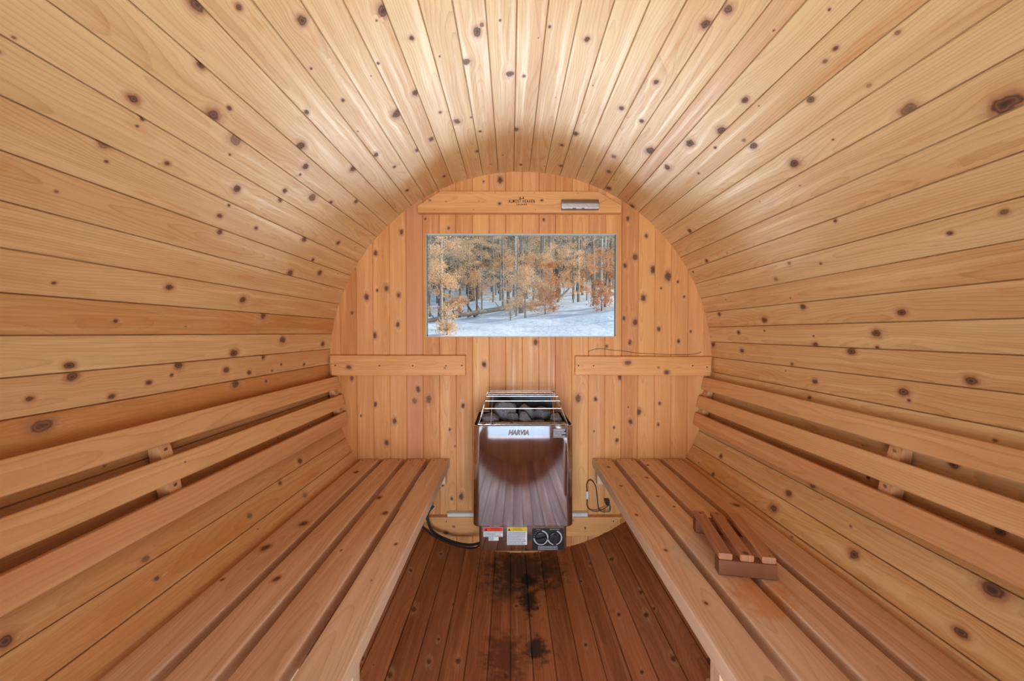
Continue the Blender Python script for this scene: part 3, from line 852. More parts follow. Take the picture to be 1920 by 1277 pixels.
# ------------------------------------------------------------------ benches
BZ = 0.4520                                         # top of the seats
BY0, BY1 = YF + 0.006, -0.006
def bench(side):
    s = 1 if side == 'right' else -1
    b = empty('sauna_bench', (s * 0.55, (BY0 + BY1) / 2, BZ))
    lab = {'left': 'long cedar slatted bench with an empty seat along the left side of the barrel',
           'right': 'long cedar slatted bench carrying the small wooden headrest, along the right side'}[side]
    tag(b, lab, 'bench', 'sauna benches')
    tones = {'left': [(.14, .0), (.40, .20), (.25, .10), (.32, .12)], 'right': [(.12, .0), (.18, .0), (.26, .12), (.36, .15)]}[side]
    off = Vector(b.location)
    Mi = Matrix.Translation(-off)
    for k in range(4):
        w = 0.0880
        x0 = 0.336 + k * 0.1105
        xc = s * (x0 + w / 2)
        mb = MB()
        ks = [(y - BY0, (x - xc), r_ / 1000, s_) for (x, y, r_, s_) in BENCH_KNOTS if abs(x - xc) < w / 2 + .004]
        if not ks:
            ks = rand_knots(0.6, 1.8, -.03, .03, 3)
        plank(mb, (xc, BY0, BZ), (0, 1, 0), (1, 0, 0), (0, 0, 1), BY1 - BY0, w, 0.038, ks, tones[k][0], tones[k][1], rr=0.004, step=0.012)
        o = mb.build('seat_board', W_BENCH, b, smooth=40, M=Mi)
        for dx in (-.028, .028):
            screw(o, *(Vector((xc + dx, -0.028, BZ)) - off), 0.0028, 'z')
    for y in (-0.058, -1.12, YF + 0.03):
        mb = MB()
        plank(mb, (s * 0.346, y, BZ - 0.0385), (s, 0, 0), (0, 1, 0), (0, 0, 1), 0.352, 0.034, 0.060, [], .3, 0, step=.03)
        mb.build('crossbeam', W_BENCH, b, smooth=40, M=Mi)
    for y in (-1.12,):
        x0, x1 = 0.343, 0.379
        zf = lambda x: ZC - math.sqrt(RAD * RAD - x * x) + 0.0035
        mb = MB()
        plank(mb, (s * x0, y, BZ - 0.099), (0, 0, -1), (0, 1, 0), (-s, 0, 0), BZ - 0.099 - zf(x1), 0.060, 0.036, [], .85, 0, step=.03,
              cut=None)
        mb.build('leg', W_BENCH, b, smooth=40, M=Mi)
    return b
bench('left')
bench('right')

# ------------------------------------------------------------------ backrests
def backrest(side):
    s = 1 if side == 'right' else -1
    dz = -0.006 if side == 'right' else 0.0
    b = empty('backrest', (s * 0.84, (BY0 + BY1) / 2, 0.73))
    tag(b, 'three-slat cedar backrest above the %s bench' % side, 'backrest', 'slatted backrests')
    off = Vector(b.location)
    Mi = Matrix.Translation(-off)
    sl = [((0.8440, 0.789), (0.8580, 0.845)), ((0.8205, 0.704), (0.8350, 0.760)), ((0.8090, 0.621), (0.8170, 0.679))]
    tn = {'left': [(.22, .0), (.12, .0), (.38, .35)], 'right': [(.12, .0), (.16, .0), (.42, .25)]}[side]
    kns = {'left': [[], [(1.03, .005, .0015, 1)], []], 'right': [[], [], []]}[side]
    TS = 0.017
    for (lo, hi), (tone, red), kk in zip(sl, tn, kns):
        lo, hi = np.array(lo), np.array(hi)
        c = (lo + hi) / 2
        e = hi - lo
        w = np.linalg.norm(e)
        e = e / w
        V = (s * e[0], 0, e[1])
        N = (-s * e[1], 0, e[0])
        mb = MB()
        plank(mb, (s * c[0], BY0 + .01, c[1] + dz), (0, 1, 0), V, N, BY1 - BY0 - .022, w, TS, kk, tone, red, rr=0.004, step=0.013)
        mb.build('slat', W_SLAT, b, smooth=40, M=Mi)
    # supports: profile in (x, z)
    inner = []
    for lo, hi in sl[::-1]:
        lo, hi = np.array(lo), np.array(hi)
        e = (hi - lo) / np.linalg.norm(hi - lo)
        nrm = np.array([e[1], -e[0]])
        inner += [lo + nrm * (TS + .0003), hi + nrm * (TS + .0003)]
    inner[0] = inner[0] + (inner[0] - inner[1]) * 0.12
    inner[-1] = inner[-1] - (inner[-1] - inner[-2]) * 0.25
    outer = [np.array([math.sqrt(0.8920 ** 2 - (z + dz - ZC) ** 2), z]) for z in np.linspace(inner[-1][1] - .004, inner[0][1], 9)]
    prof = inner + outer
    n = len(prof)
    for (ya, yb) in ((-0.050, -0.014), (-0.962, -0.929), (YF + .02, YF + .05)):
        V = [(s * p[0], y, p[1] + dz) for y in (ya, yb) for p in prof]
        F = [(k, (k + 1) % n, n + (k + 1) % n, n + k) for k in range(n)] + [tuple(range(n))[::-1], tuple(range(n, 2 * n))]
        if s > 0:
            F = [f[::-1] for f in F]
        mb = MB()
        Va = np.array(V)
        mb.add(Va, F, bc=Va[:, [2, 1, 0]], br=[rnd.random(), .3, .2])
        sup = mb.build('support', W_SLAT, b, M=Mi)
        for z in (0.773, 0.690):
            x = np.interp(z, [p[1] for p in inner], [p[0] for p in inner])
            ax = (-s * .97, 0, -.2)
            screw(sup, *(Vector((s * x, (ya + yb) / 2, z + dz)) - off), 0.0042, ax, CHROME if side == 'right' else STEEL_R)
    return b
backrest('left')
backrest('right')

# ------------------------------------------------------------------ headrest on the right bench
hr = empty('sauna_headrest', (0.4625, -0.909, BZ + .0006), R(-10.7))
tag(hr, 'small cedar headrest of three slats on two blocks, lying on the right bench', 'headrest')
for (yy, name) in ((0.000, 'block'), (0.208, 'block')):
    mb = MB()
    plank(mb, (0.0, yy + .013, 0.037), (1, 0, 0), (0, 1, 0), (0, 0, 1), 0.130, 0.030, 0.037, [], 1.3, 0, rr=.0015, step=.01, cols=3)
    mb.build(name, W_REST, hr, smooth=40)
for x, tn_, kk in ((0.0165, .35, [(.225, .002, .004, 1)]), (0.065, .4, [(.012, 0, .006, 1), (.23, 0, .004, 1)]), (0.1135, .05, [(.008, .004, .002, 1)])):
    mb = MB()
    plank(mb, (x, 0.002, 0.0525), (0, 1, 0), (1, 0, 0), (0, 0, 1), 0.240, 0.031, 0.0153, kk, tn_, 0.05, rr=.0025, step=.008, cols=4)
    mb.build('slat', W_REST, hr, smooth=40)

# ------------------------------------------------------------------ heater
ht = empty('sauna_heater', (0, -0.19, 0.173))
tag(ht, 'polished steel electric sauna heater on the end wall under the picture window', 'heater')
HO = Vector(ht.location)
HM = Matrix.Translation(-HO)
def rrect(x0, x1, y0, y1, r, n=8, back=0.004):
    """outline in (x, y), front corners (y0) rounded with r"""
    p = []
    for k in range(n + 1):
        q = PI + PI / 2 * k / n
        p.append((x0 + r + r * math.cos(q), y0 + r + r * math.sin(q)))
    for k in range(n + 1):
        q = -PI / 2 + PI / 2 * k / n
        p.append((x1 - r + r * math.cos(q), y0 + r + r * math.sin(q)))
    p += [(x1, y1), (x0, y1)]
    return p
def loft(mb, rings, closed_top=False, closed_bottom=False, mi=0):
    n = len(rings[0])
    V = [v for r_ in rings for v in r_]
    F = [(j * n + k, j * n + (k + 1) % n, (j + 1) * n + (k + 1) % n, (j + 1) * n + k) for j in range(len(rings) - 1) for k in range(n)]
    if closed_bottom: F.append(tuple(range(n))[::-1])
    if closed_top: F.append(tuple(range((len(rings) - 1) * n, len(rings) * n)))
    mb.add(V, F, mi=mi)
def z_ring(poly, z):
    return [(x, y, z) for x, y in poly]
HX, HF, HB = 0.197, -0.330, -0.040
def ho(d, r=0.026):
    return rrect(-HX + d, HX - d, HF + d, HB - d, max(r - d, .003))
mb = MB()
loft(mb, [z_ring(ho(.003), .2868), z_ring(ho(.0), .2900), z_ring(ho(0), .6795), z_ring(ho(-.0012), .6805), z_ring(ho(-.0012), .6835),
          z_ring(ho(.001), .6850), z_ring(ho(.0045), .6850), z_ring(ho(.0055), .682)])
mb.build('outer_casing', STEEL, ht, smooth=35, M=HM)
mb = MB()                                           # bottom of the casing
loft(mb, [z_ring(ho(.0031), .2868), z_ring(ho(.02), .2868), z_ring(ho(.02), .2878)], closed_top=True)
mb.build('casing_floor', STEEL_R, ht, smooth=35, M=HM)
mb = MB()                                           # stone well
w0 = rrect(-HX + .0055, HX - .0055, HF + .0055, HB - .0055, .02)
w1 = rrect(-HX + .0090, HX - .0090, HF + .022, HB - .012, .012)
w2 = rrect(-HX + .022, HX - .022, HF + .030, HB - .022, .010)
loft(mb, [z_ring(w2, .600), z_ring(w2, .684), z_ring(w1, .676), z_ring(w0, .6835)], closed_bottom=True)
mb.box(-.142, .142, -.062, -.058, .68, .765)        # dark back plate
mb.build('stone_well', LINER, ht, smooth=35, M=HM)
mb = MB()                                           # bright deflector behind the front rim
V = [(-.176, -.318, .6845), (.174, -.318, .6845), (.166, -.3010, .6935), (-.168, -.3010, .6935)]
V += [(x, y + .001, z - .0012) for x, y, z in V]
mb.add(V, [(0, 1, 2, 3), (7, 6, 5, 4), (0, 4, 5, 1), (1, 5, 6, 2), (2, 6, 7, 3), (3, 7, 4, 0)])
dfl = mb.build('deflector', CHROME, ht, M=HM)
for (x, w, z0) in ((-.152, .004, 0), (-.142, .002, 0), (-.123, .002, 0), (-.111, .0015, 0), (.104, .0015, 0), (.113, .002, 0), (.138, .002, 0), (.146, .003, 0), (.152, .002, 0), (-.05, .010, 1)):
    V = [(x, -.3135 + .006 * z0, .6871 + .003 * z0), (x + w, -.3135 + .006 * z0, .6871 + .003 * z0), (x + w, -.3060 + .003 * z0, .6912 + .0015 * z0), (x, -.3060 + .003 * z0, .6912 + .0015 * z0)]
    mb = MB()
    mb.add([(a, b, c + .0004) for a, b, c in V], [(0, 1, 2, 3)])
    mb.build('slot', M_HOLE, dfl, M=HM)

# wire guard: a root part with every wire below it
gd = empty('wire_guard', (0, 0, 0))
gd.parent = ht
def wire(name, pts, r=0.0014):
    m_ = MB()
    m_.tube(pts, r, 7)
    return m_.build(name, CHROME, gd, smooth=50, M=HM)
prof = [(-.322, .686, .1755), (-.312, .717, .164), (-.300, .7455, .1525), (-.285, .758, .153), (-.25, .7665, .1535), (-.20, .7775, .1520),
        (-.16, .7785, .1495), (-.11, .7790, .1480), (-.06, .7795, .1460), (-.055, .765, .1460), (-.055, .69, .1480)]
for s_ in (-1, 1):
    wire('side_wire', [(s_ * x, y, z) for y, z, x in prof], 0.0020)
    # thin twist round the side wire
    tw = []
    P = [Vector((s_ * x, y, z)) for y, z, x in prof[:9]]
    for i in range(len(P) - 1):
        L_ = (P[i + 1] - P[i]).length
        m_ = max(2, int(L_ / .003))
        for k in range(m_):
            q = len(tw) * 1.5
            tw.append(P[i].lerp(P[i + 1], k / m_) + Vector((s_ * .0024 * math.cos(q), .0024 * math.sin(q), .0024 * math.sin(q))))
    wire('twist', tw, 0.0009)
    # low side frame and slanting side bars
    wire('side_rail', [(s_ * .1755, -.322, .688), (s_ * .176, -.19, .690), (s_ * .176, -.06, .690)])
    for k in range(5):
        y = -.30 + k * .055
        wire('side_bar', [(s_ * .1755, y, .690), (s_ * .1525, y, np.interp(y, [p[0] for p in prof[:9]], [p[1] for p in prof[:9]]))], 0.0011)
for (y, z) in ((-.300, .7465), (-.25, .7675), (-.20, .7785), (-.16, .7795), (-.11, .7800), (-.06, .7800)):
    x = np.interp(y, [p[0] for p in prof[:9]], [p[2] for p in prof[:9]])
    wire('cross_wire', [(-x, y, z), (0, y, z), (x, y, z)], 0.0014)
wire('front_rail', [(-.1755 + .351 * k / 40, -.3235 + .0012 * math.sin(k * 1.5), .6875 + .0012 * math.cos(k * 1.5)) for k in range(41)], 0.0014)
for x in (-.1235, .1205):
    wire('upright', [(x * 1.02, -.3235, .686), (x * 1.01, -.312, .717), (x, -.3015, .7455), (x, -.285, .7575), (x, -.25, .766), (x, -.2, .777), (x, -.06, .779)], 0.0014)

# lower control box
mb = MB()
def hb(d):
    return rrect(-.175 + d, .175 - d, -.300 + d, -.060 - d, max(.012 - d, .002))
loft(mb, [z_ring(hb(.004), .1735), z_ring(hb(.001), .1745), z_ring(hb(0), .1765), z_ring(hb(0), .2865)], closed_top=True, closed_bottom=True)
cb = mb.build('control_box', STEEL, ht, smooth=35, M=HM)
def flat_label(name, mat, x0, x1, z0, z1, y, r=0.0, parent=None, th=0.0004):
    m_ = MB()
    if r:
        p = []
        for (cx, cz, a0_) in ((x1 - r, z1 - r, 0), (x0 + r, z1 - r, 90), (x0 + r, z0 + r, 180), (x1 - r, z0 + r, 270)):
            for k in range(6):
                q = R(a0_ + 18 * k)
                p.append((cx + r * math.cos(q), cz + r * math.sin(q)))
    else:
        p = [(x1, z1), (x0, z1), (x0, z0), (x1, z0)]
    n_ = len(p)
    m_.add([(x, y, z) for x, z in p] + [(x, y - th, z) for x, z in p],
           [(k, (k + 1) % n_, n_ + (k + 1) % n_, n_ + k) for k in range(n_)] + [tuple(range(n_))[::-1], tuple(range(n_, 2 * n_))])
    return m_.build(name, mat, parent, M=HM)
def small_print(mb, x0, x1, z0, z1, y, rows, seed):
    rg = random.Random(seed)
    p = (z1 - z0) / rows
    for i in range(rows):
        z = z1 - (i + .5) * p
        x = x0
        end = x1 - (x1 - x0) * (rg.uniform(0, .35) if i % 3 == 2 else rg.uniform(0, .08))
        while x < end:
            w = rg.uniform(.0015, .0045)
            mb.box(x, min(x + w, end), y - .0002, y, z - p * .22, z + p * .22)
            x += w + .0010
yb = -.3002
# red notice
l1 = flat_label('warning_label', M_WHITE, -.1570, -.0800, .2320, .2705, yb, .001, cb)
l1['label'] = 'white sticker with a red warning header'
flat_label('header', M_RED, -.1565, -.0805, .2545, .2700, yb - .0004, 0, l1)
mb = MB()
add_text(mb, 'WARNING', -.110, yb - .0010, .2652, .0068)
add_text(mb, 'AVERTISSEMENT', -.112, yb - .0010, .2586, .0060)
mb.add([(-.1530, yb - .0010, .2560), (-.1410, yb - .0010, .2560), (-.1470, yb - .0010, .2665)], [(0, 1, 2)])
small_print(mb, -.1545, -.0825, .2330, .2535, yb - .0005, 5, 1)
mb.build('print', M_INK, l1, M=HM)
l2 = flat_label('rating_label', M_WHITE, -.1365, -.0966, .2163, .2305, yb, .001, cb)
mb = MB()
small_print(mb, -.1340, -.1150, .2175, .2295, yb - .0005, 3, 2)
mb.build('print', M_INK, l2, M=HM)
l3 = flat_label('caution_label', M_WHITE, -.0630, .0168, .1990, .2705, yb, .001, cb)
l3['label'] = 'white sticker with a yellow caution header'
flat_label('header', M_YEL, -.0626, .0163, .2540, .2700, yb - .0004, 0, l3)
mb = MB()
add_text(mb, 'CAUTION', -.024, yb - .0010, .2655, .0068)
add_text(mb, 'ATTENTION', -.021, yb - .0010, .2587, .0068)
mb.add([(-.0600, yb - .0010, .2565), (-.0490, yb - .0010, .2565), (-.0545, yb - .0010, .2665)], [(0, 1, 2)])
small_print(mb, -.0605, .0145, .2000, .2525, yb - .0005, 10, 3)
mb.build('print', M_INK, l3, M=HM)
# control plate and knobs
pl = flat_label('control_plate', M_BLACK, .0368, .1643, .1785, .2660, yb, .006, cb)
mb = MB()
def arc(mb, cx, cz, r0, r1, a0, a1, y, n=30):
    V, F = [], []
    for k in range(n + 1):
        q = R(a0 + (a1 - a0) * k / n)
        V += [(cx + r0 * math.cos(q), y, cz + r0 * math.sin(q)), (cx + r1 * math.cos(q), y, cz + r1 * math.sin(q))]
    for k in range(n):
        F.append((2 * k, 2 * k + 1, 2 * k + 3, 2 * k + 2))
    mb.add(V, F)
arc(mb, .0722, .2282, .0250, .0300, -175, 82, yb - .0006)
arc(mb, .1272, .2282, .0250, .0300, -175, 72, yb - .0006)
small_print(mb, .108, .148, .2595, .2635, yb - .0005, 1, 5)
small_print(mb, .055, .072, .2595, .2625, yb - .0005, 1, 6)
for a_ in (115, 135, 152, 170):
    q = R(a_)
    mb.box(.0722 + .0270 * math.cos(q) - .001, .0722 + .0270 * math.cos(q) + .001, yb - .0007, yb - .0005, .2282 + .027 * math.sin(q) - .001, .2282 + .027 * math.sin(q) + .001)
mb.box(.0613, .1383, yb - .0006, yb - .0004, .1786 + .001, .1940)
mb.build('dial_marks', M_GREYL, pl, M=HM)
mb = MB()
mb.box(.0625, .1370, yb - .0008, yb - .0006, .1808, .1928)
mb.build('caption_strip', M_BLACK, pl, M=HM)
mb = MB()
small_print(mb, .0640, .1360, .1815, .1925, yb - .0009, 2, 8)
mb.build('caption', M_GREYL, pl, M=HM)
for (kx, ang) in ((.0722, 78), (.1272, 4)):
    mb = MB()
    n_ = 28
    rings = []
    for (r_, y) in ((.0238, yb), (.0238, yb - .006), (.0225, yb - .0075), (.0195, yb - .0080)):
        rings.append([(kx + r_ * math.cos(2 * PI * k / n_), y, .2282 + r_ * math.sin(2 * PI * k / n_)) for k in range(n_)])
    loft(mb, rings, closed_top=True)
    kb = mb.build('knob', M_BLACK, ht, smooth=40, M=HM)
    mb = MB()
    Mr = Matrix.Translation((kx, 0, .2282)) @ Matrix.Rotation(R(ang), 4, 'Y')
    mb.box(-.0055, .0055, yb - .0190, yb - .0078, -.0205, .0205, M=Mr)
    mb.build('grip', M_RUB, kb, M=HM)
# maker's lettering and the black notice
mb = MB()
add_text(mb, 'HARVIA', -.0190, -.3318, .6572, .0245, bold=.0009, sx=0.88, shear=.25, space=1.06)
lg = mb.build('maker_lettering', M_LETTER, ht, M=HM)
mb = MB()
add_text(mb, 'HARVIA', -.0184, -.3306, .6567, .0250, bold=.0016, sx=0.88, shear=.25, space=1.04)
mb.build('letter_shadow', M_INK, lg, M=HM)
l4 = flat_label('safety_label', M_INK, .1166, .1690, .6370, .6735, HF - .0001, .001, ht)
l4['label'] = 'black sticker with white small print'
mb = MB()
small_print(mb, .1180, .1675, .6380, .6725, HF - .0006, 8, 9)
mb.build('print', M_WHITE, l4, M=HM)

# ------------------------------------------------------------------ stones
def stone_mat():
    m = bpy.data.materials.new('dark_olivine_stone')
    t = NT(m)
    p = t.n('ShaderNodeTexCoord').outputs['Object']
    a = t.noise(p, 420.0, 3.0, 0.7)
    b = t.noise(p, 30.0, 3.0)
    c = t.mix(t.ss(a, .42, .62), (0.045, 0.045, 0.052), (0.25, 0.25, 0.28))
    c = t.mix(t.ss(b, .5, .8, 0, .4), c, (0.12, 0.10, 0.09))
    t.bsdf(c, 0.75, bump=t.m('ADD', a, t.m('MULTIPLY', b, 2)), bs=.7, bd=.003)
    return m
M_STONE = stone_mat()
import bmesh
def stone(loc, size, seed, label, rot=(0, 0, 0)):
    rg = random.Random(seed)
    bm = bmesh.new()
    bmesh.ops.create_icosphere(bm, subdivisions=3, radius=1.0)
    # facets: clip the ball with random planes, so the stone is angular
    for k in range(9):
        n_ = Vector((rg.gauss(0, 1), rg.gauss(0, 1), rg.gauss(0, 1))).normalized()
        d = rg.uniform(.42, .74)
        for v in bm.verts:
            q = v.co.dot(n_)
            if q > d:
                v.co -= n_ * (q - d) * .92
    for v in bm.verts:
        q = v.co
        v.co = q * (1 + .03 * math.sin(q.x * 9 + seed) * math.cos(q.y * 11) + rg.uniform(-.012, .012))
    xs = [max(abs(v.co[i]) for v in bm.verts) for i in range(3)]
    for v in bm.verts:
        v.co = Vector([v.co[i] / xs[i] * size[i] / 2 for i in range(3)])
    bmesh.ops.rotate(bm, verts=bm.verts, cent=(0, 0, 0), matrix=Matrix.Rotation(rot[1], 3, 'Y') @ Matrix.Rotation(rot[2], 3, 'Z'))
    me = bpy.data.meshes.new('sauna_stone')
    bm.to_mesh(me)
    bm.free()
    me.materials.append(M_STONE)
    me.shade_smooth()
    try: me.set_sharp_from_angle(angle=R(28))
    except Exception: pass
    o = bpy.data.objects.new('sauna_stone', me)
    COL.objects.link(o)
    o.location = loc
    return tag(o, label, 'stone', 'rough dark stones piled in the heater')
for a in [
    ((-.070, -.205, .712), (.108, .085, .112), 3, 'largest dark grey stone, towering at the back left of the heater basket', (0, .25, 0)),
    ((-.132, -.262, .700), (.070, .060, .066), 5, 'dark grey stone in the left front corner of the heater basket', (0, -.2, .3)),
    ((.028, -.200, .706), (.090, .070, .070), 8, 'grey stone in the middle of the basket behind the wedge-shaped one', (0, .3, 0)),
    ((.008, -.268, .694), (.078, .050, .062), 12, 'wedge-shaped grey stone leaning on the bright front strip of the basket', (0, .35, 0)),
    ((.093, -.205, .702), (.092, .078, .078), 15, 'broad sloping grey stone at the right of the basket', (0, -.35, 0)),
    ((.138, -.262, .693), (.052, .050, .062), 19, 'upright rounded stone in the right front corner of the basket', (0, .1, .4)),
    ((-.076, -.282, .682), (.034, .028, .036), 22, 'smallest stone, a pebble in front of the largest stone in the basket', (0, 0, 0)),
    ((.066, -.276, .681), (.056, .034, .036), 27, 'small flat stone low at the front between the wedge-shaped and the right corner stone', (0, 0, 0)),
    ((-.036, -.238, .690), (.052, .050, .070), 31, 'dark stone wedged between the largest and the wedge-shaped stone', (0, -.2, 0))]:
    stone(*a)
# stones of the layer below, glimpsed through the gaps
k = 0
for (x, y) in ((-.13, -.13), (-.05, -.12), (.04, -.12), (.12, -.13), (-.10, -.23), (0.03, -.235), (.10, -.25)):
    k += 1
    stone((x, y, .642), (.078, .075, .070), 40 + k, 'dark stone in the shadowed lower layer of the heater basket')

# ------------------------------------------------------------------ cables
def spline(pts, n=8):
    out = []
    P = [Vector(p) for p in pts]
    P = [P[0] * 2 - P[1]] + P + [P[-1] * 2 - P[-2]]
    for i in range(1, len(P) - 2):
        for k in range(n):
            t_ = k / n
            a, b, c, d = P[i - 1], P[i], P[i + 1], P[i + 2]
            out.append(.5 * ((2 * b) + (c - a) * t_ + (2 * a - 5 * b + 4 * c - d) * t_ * t_ + (3 * b - a - 3 * c + d) * t_ ** 3))
    out.append(P[-2])
    return out
mb = MB()
mb.tube(spline([(-0.405, -0.045, 0.246), (-0.427, -0.06, 0.222), (-0.43, -0.07, 0.198), (-0.404, -0.09, 0.152), (-0.353, -0.11, 0.13), (-0.287, -0.13, 0.117),
                (-0.225, -0.15, 0.119), (-0.180, -0.16, 0.135), (-0.155, -0.17, 0.172)]), 0.0058, 10)
tag(mb.build('power_cable', M_RUB, None, smooth=60), 'thick black cable hanging from the wall below the left bench and up into the heater', 'cable')
mb = MB()
mb.tube(spline([(-0.56, -0.12, 0.215), (-0.49, -0.10, 0.190), (-0.445, -0.095, 0.170), (-0.402, -0.108, 0.143), (-0.335, -0.128, 0.120), (-0.271, -0.145, 0.108), (-0.20, -0.168, 0.116), (-0.150, -0.185, 0.172)]), 0.0040, 10)
tag(mb.build('power_cable', M_RUB, None, smooth=60), 'thinner black cable running low over the floor from under the left bench to the heater', 'cable')

cord = empty('light_cord', (0.404, -0.02, 0.255))
tag(cord, 'thin black looped cord with an inline connector on the wall by the right bench', 'cable')
CM = Matrix.Translation(-Vector(cord.location))
mb = MB()
mb.tube(spline([(0.404, -0.02, 0.250), (0.416, -0.024, 0.236), (0.416, -0.026, 0.212), (0.399, -0.024, 0.2065), (0.377, -0.02, 0.207), (0.365, -0.016, 0.222), (0.36, -0.012, 0.265),
                (0.354, -0.010, 0.315), (0.339, -0.008, 0.345), (0.323, -0.008, 0.35), (0.311, -0.008, 0.331), (0.312, -0.009, 0.30), (0.313, -0.009, 0.261),
                (0.313, -0.010, 0.227), (0.328, -0.014, 0.211), (0.352, -0.022, 0.2085), (0.385, -0.030, 0.222), (0.410, -0.026, 0.238)]), 0.0022, 8)
mb.build('cord', M_RUB, cord, smooth=60, M=CM)
mb = MB()
mb.box(.3075, .3170, -.0135, -.0045, .262, .298)
mb.build('connector', M_WHITE, cord, M=CM)
mb = MB()
mb.box(.394, .414, -.030, -.003, .248, .262)
mb.box(.398, .410, -.030, -.008, .239, .2481)
mb.build('plug', M_RUB, cord, M=CM)
mb = MB()
mb.tube(spline([(0.317, -0.003, 0.956), (0.329, -0.004, 0.964), (0.372, -0.004, 0.972), (0.435, -0.004, 0.965), (0.482, -0.004, 0.961), (0.545, -0.005, 0.951), (0.6, -0.005, 0.948),
                (0.718, -0.006, 0.9445), (0.812, -0.006, 0.946), (0.850, -0.004, 0.956)]), 0.0008, 6)
tag(mb.build('thin_wire', M_RUB, None), 'thin dark wire sagging along the top of the right cleat', 'wire')
mb = MB()
mb.tube(spline([(0.350, -0.0355, 1.634), (0.368, -0.036, 1.646), (0.391, -0.036, 1.659), (0.414, -0.0355, 1.664)]), 0.0006, 6)
tag(mb.build('thin_wire', M_STONE, None), 'short thin wire on the sign board, leading right from the metal cover', 'wire')
# ------------------------------------------------------------------ snowy wood behind the window
rnd = random.Random(5)
CX, CY, CZ = -0.048, -1.8757, 1.0465
DT = [0, 2.2, 3.2, 6.2, 9.0, 14.0, 22.0, 30.0, 45.0, 70.0, 120.0]
ZT = [-.35, -.35, .25, 0.97, 1.26, 1.80, 3.00, 4.5, 7.4, 15.0, 34.0]
def ground(x, y):
    d = y - CY
    if d < 0:
        return -.35
    z = float(np.interp(d, DT, ZT))
    f = min(1.0, max(0.0, (d - 4.5) / 4.5))
    z += f * 0.085 * (x + 1.0) * min(1.0, 14.0 / max(d, 1))
    z += f * (.05 * math.sin(x * 1.1 + d * .5) + .03 * math.sin(x * 2.7 - d * 1.3) + .02 * math.sin(x * 5.1 + d * 2.2))
    return z
def snow_mat():
    m = bpy.data.materials.new('snow')
    t = NT(m)
    p = t.n('ShaderNodeTexCoord').outputs['Object']
    a = t.noise(p, 1.2, 4.0, 0.6)
    b = t.noise(p, 9.0, 4.0, 0.6)
    lit = t.ss(t.noise(p, 2.2, 5.0, 0.7), .60, .70, 0, .5)
    y = t.sep(p)[1]
    far = t.ss(y, 4.6, 9.0)
    vfar = t.ss(y, 26.0, 44.0)
    c = t.mix(t.m('MULTIPLY', lit, far), (0.72, 0.80, 0.86), (0.30, 0.21, 0.13))
    c = t.mix(vfar, c, (0.16, 0.13, 0.10))
    t.bsdf(c, 0.75, bump=t.m('ADD', t.m('MULTIPLY', a, 3), b), bs=.5, bd=.05)
    return m
M_SNOW = snow_mat()
xs = np.r_[np.linspace(-70, -14, 15), np.linspace(-13, 13, 95), np.linspace(14, 70, 15)]
ys = np.r_[np.linspace(-30, -3, 8), np.linspace(-2.2, 14, 110), np.linspace(14.5, 110, 60)]
V = [(x, y, ground(x, y)) for y in ys for x in xs]
m_ = len(xs)
F = [(j * m_ + i, j * m_ + i + 1, (j + 1) * m_ + i + 1, (j + 1) * m_ + i) for j in range(len(ys) - 1) for i in range(m_ - 1)]
mb = MB()
mb.add(V, F)
g_ = mb.build('snowy_ground', M_SNOW, None, smooth=180)
tag(g_, kind='structure')

def bark(name, c1, c2, sc=14.0):
    m = bpy.data.materials.new(name)
    t = NT(m)
    p = t.sep(t.n('ShaderNodeTexCoord').outputs['Object'])
    n_ = t.noise(t.xyz(t.m('MULTIPLY', p[0], 6), t.m('MULTIPLY', p[1], 6), p[2]), sc, 4.0, .65)
    t.bsdf(t.mix(t.ss(n_, .35, .68), c1, c2), .85, bump=n_, bs=.6, bd=.02)
    return m
B_GREY = bark('grey_bark', (0.17, 0.13, 0.10), (0.36, 0.30, 0.25))
B_DARK = bark('dark_bark', (0.07, 0.05, 0.045), (0.20, 0.15, 0.12))
B_PALE = bark('pale_bark', (0.33, 0.30, 0.26), (0.58, 0.55, 0.49))
def leaf(name, c1, c2):
    m = bpy.data.materials.new(name)
    t = NT(m)
    p = t.n('ShaderNodeTexCoord').outputs['Object']
    n_ = t.noise(p, 13.0, 3.0, .7)
    c = t.mix(t.ss(n_, .33, .67), c1, c2)
    d1 = t.n('ShaderNodeBsdfDiffuse')
    d2 = t.n('ShaderNodeBsdfTranslucent')
    t.put(d1.inputs[0], c)
    t.put(d2.inputs[0], c)
    mx = t.n('ShaderNodeMixShader')
    mx.inputs[0].default_value = .45
    t.l(d1.outputs[0], mx.inputs[1])
    t.l(d2.outputs[0], mx.inputs[2])
    t.l(mx.outputs[0], t.out.inputs[0])
    return m
L_TAN = leaf('tan_beech_leaf', (0.76, 0.42, 0.20), (0.90, 0.65, 0.40))
L_RED = leaf('rust_oak_leaf', (0.58, 0.24, 0.10), (0.84, 0.48, 0.25))
L_GRN = leaf('hemlock_needles', (0.035, 0.07, 0.025), (0.16, 0.22, 0.07))
L_TWIG = leaf('dry_twigs', (0.32, 0.26, 0.20), (0.66, 0.56, 0.45))

def quads(mb, C, size, rg, aspect=.55, droop=0.0):
    """many small leaf blades at the centres C"""
    n_ = len(C)
    a = rg.normal(size=(n_, 3))
    a[:, 2] -= droop
    a /= np.linalg.norm(a, axis=1)[:, None]
    b = np.cross(a, rg.normal(size=(n_, 3)))
    b /= np.linalg.norm(b, axis=1)[:, None]
    s = size * rg.uniform(.6, 1.3, n_)[:, None]
    c3 = np.cross(a, b)
    V = np.stack([C - a * s * .5, C + b * s * aspect * .5 + c3 * s * .08, C + a * s * .5, C - b * s * aspect * .5 + c3 * s * .08], 1).reshape(-1, 3)
    mb.add(V, [(4 * i, 4 * i + 1, 4 * i + 2, 4 * i + 3) for i in range(n_)])

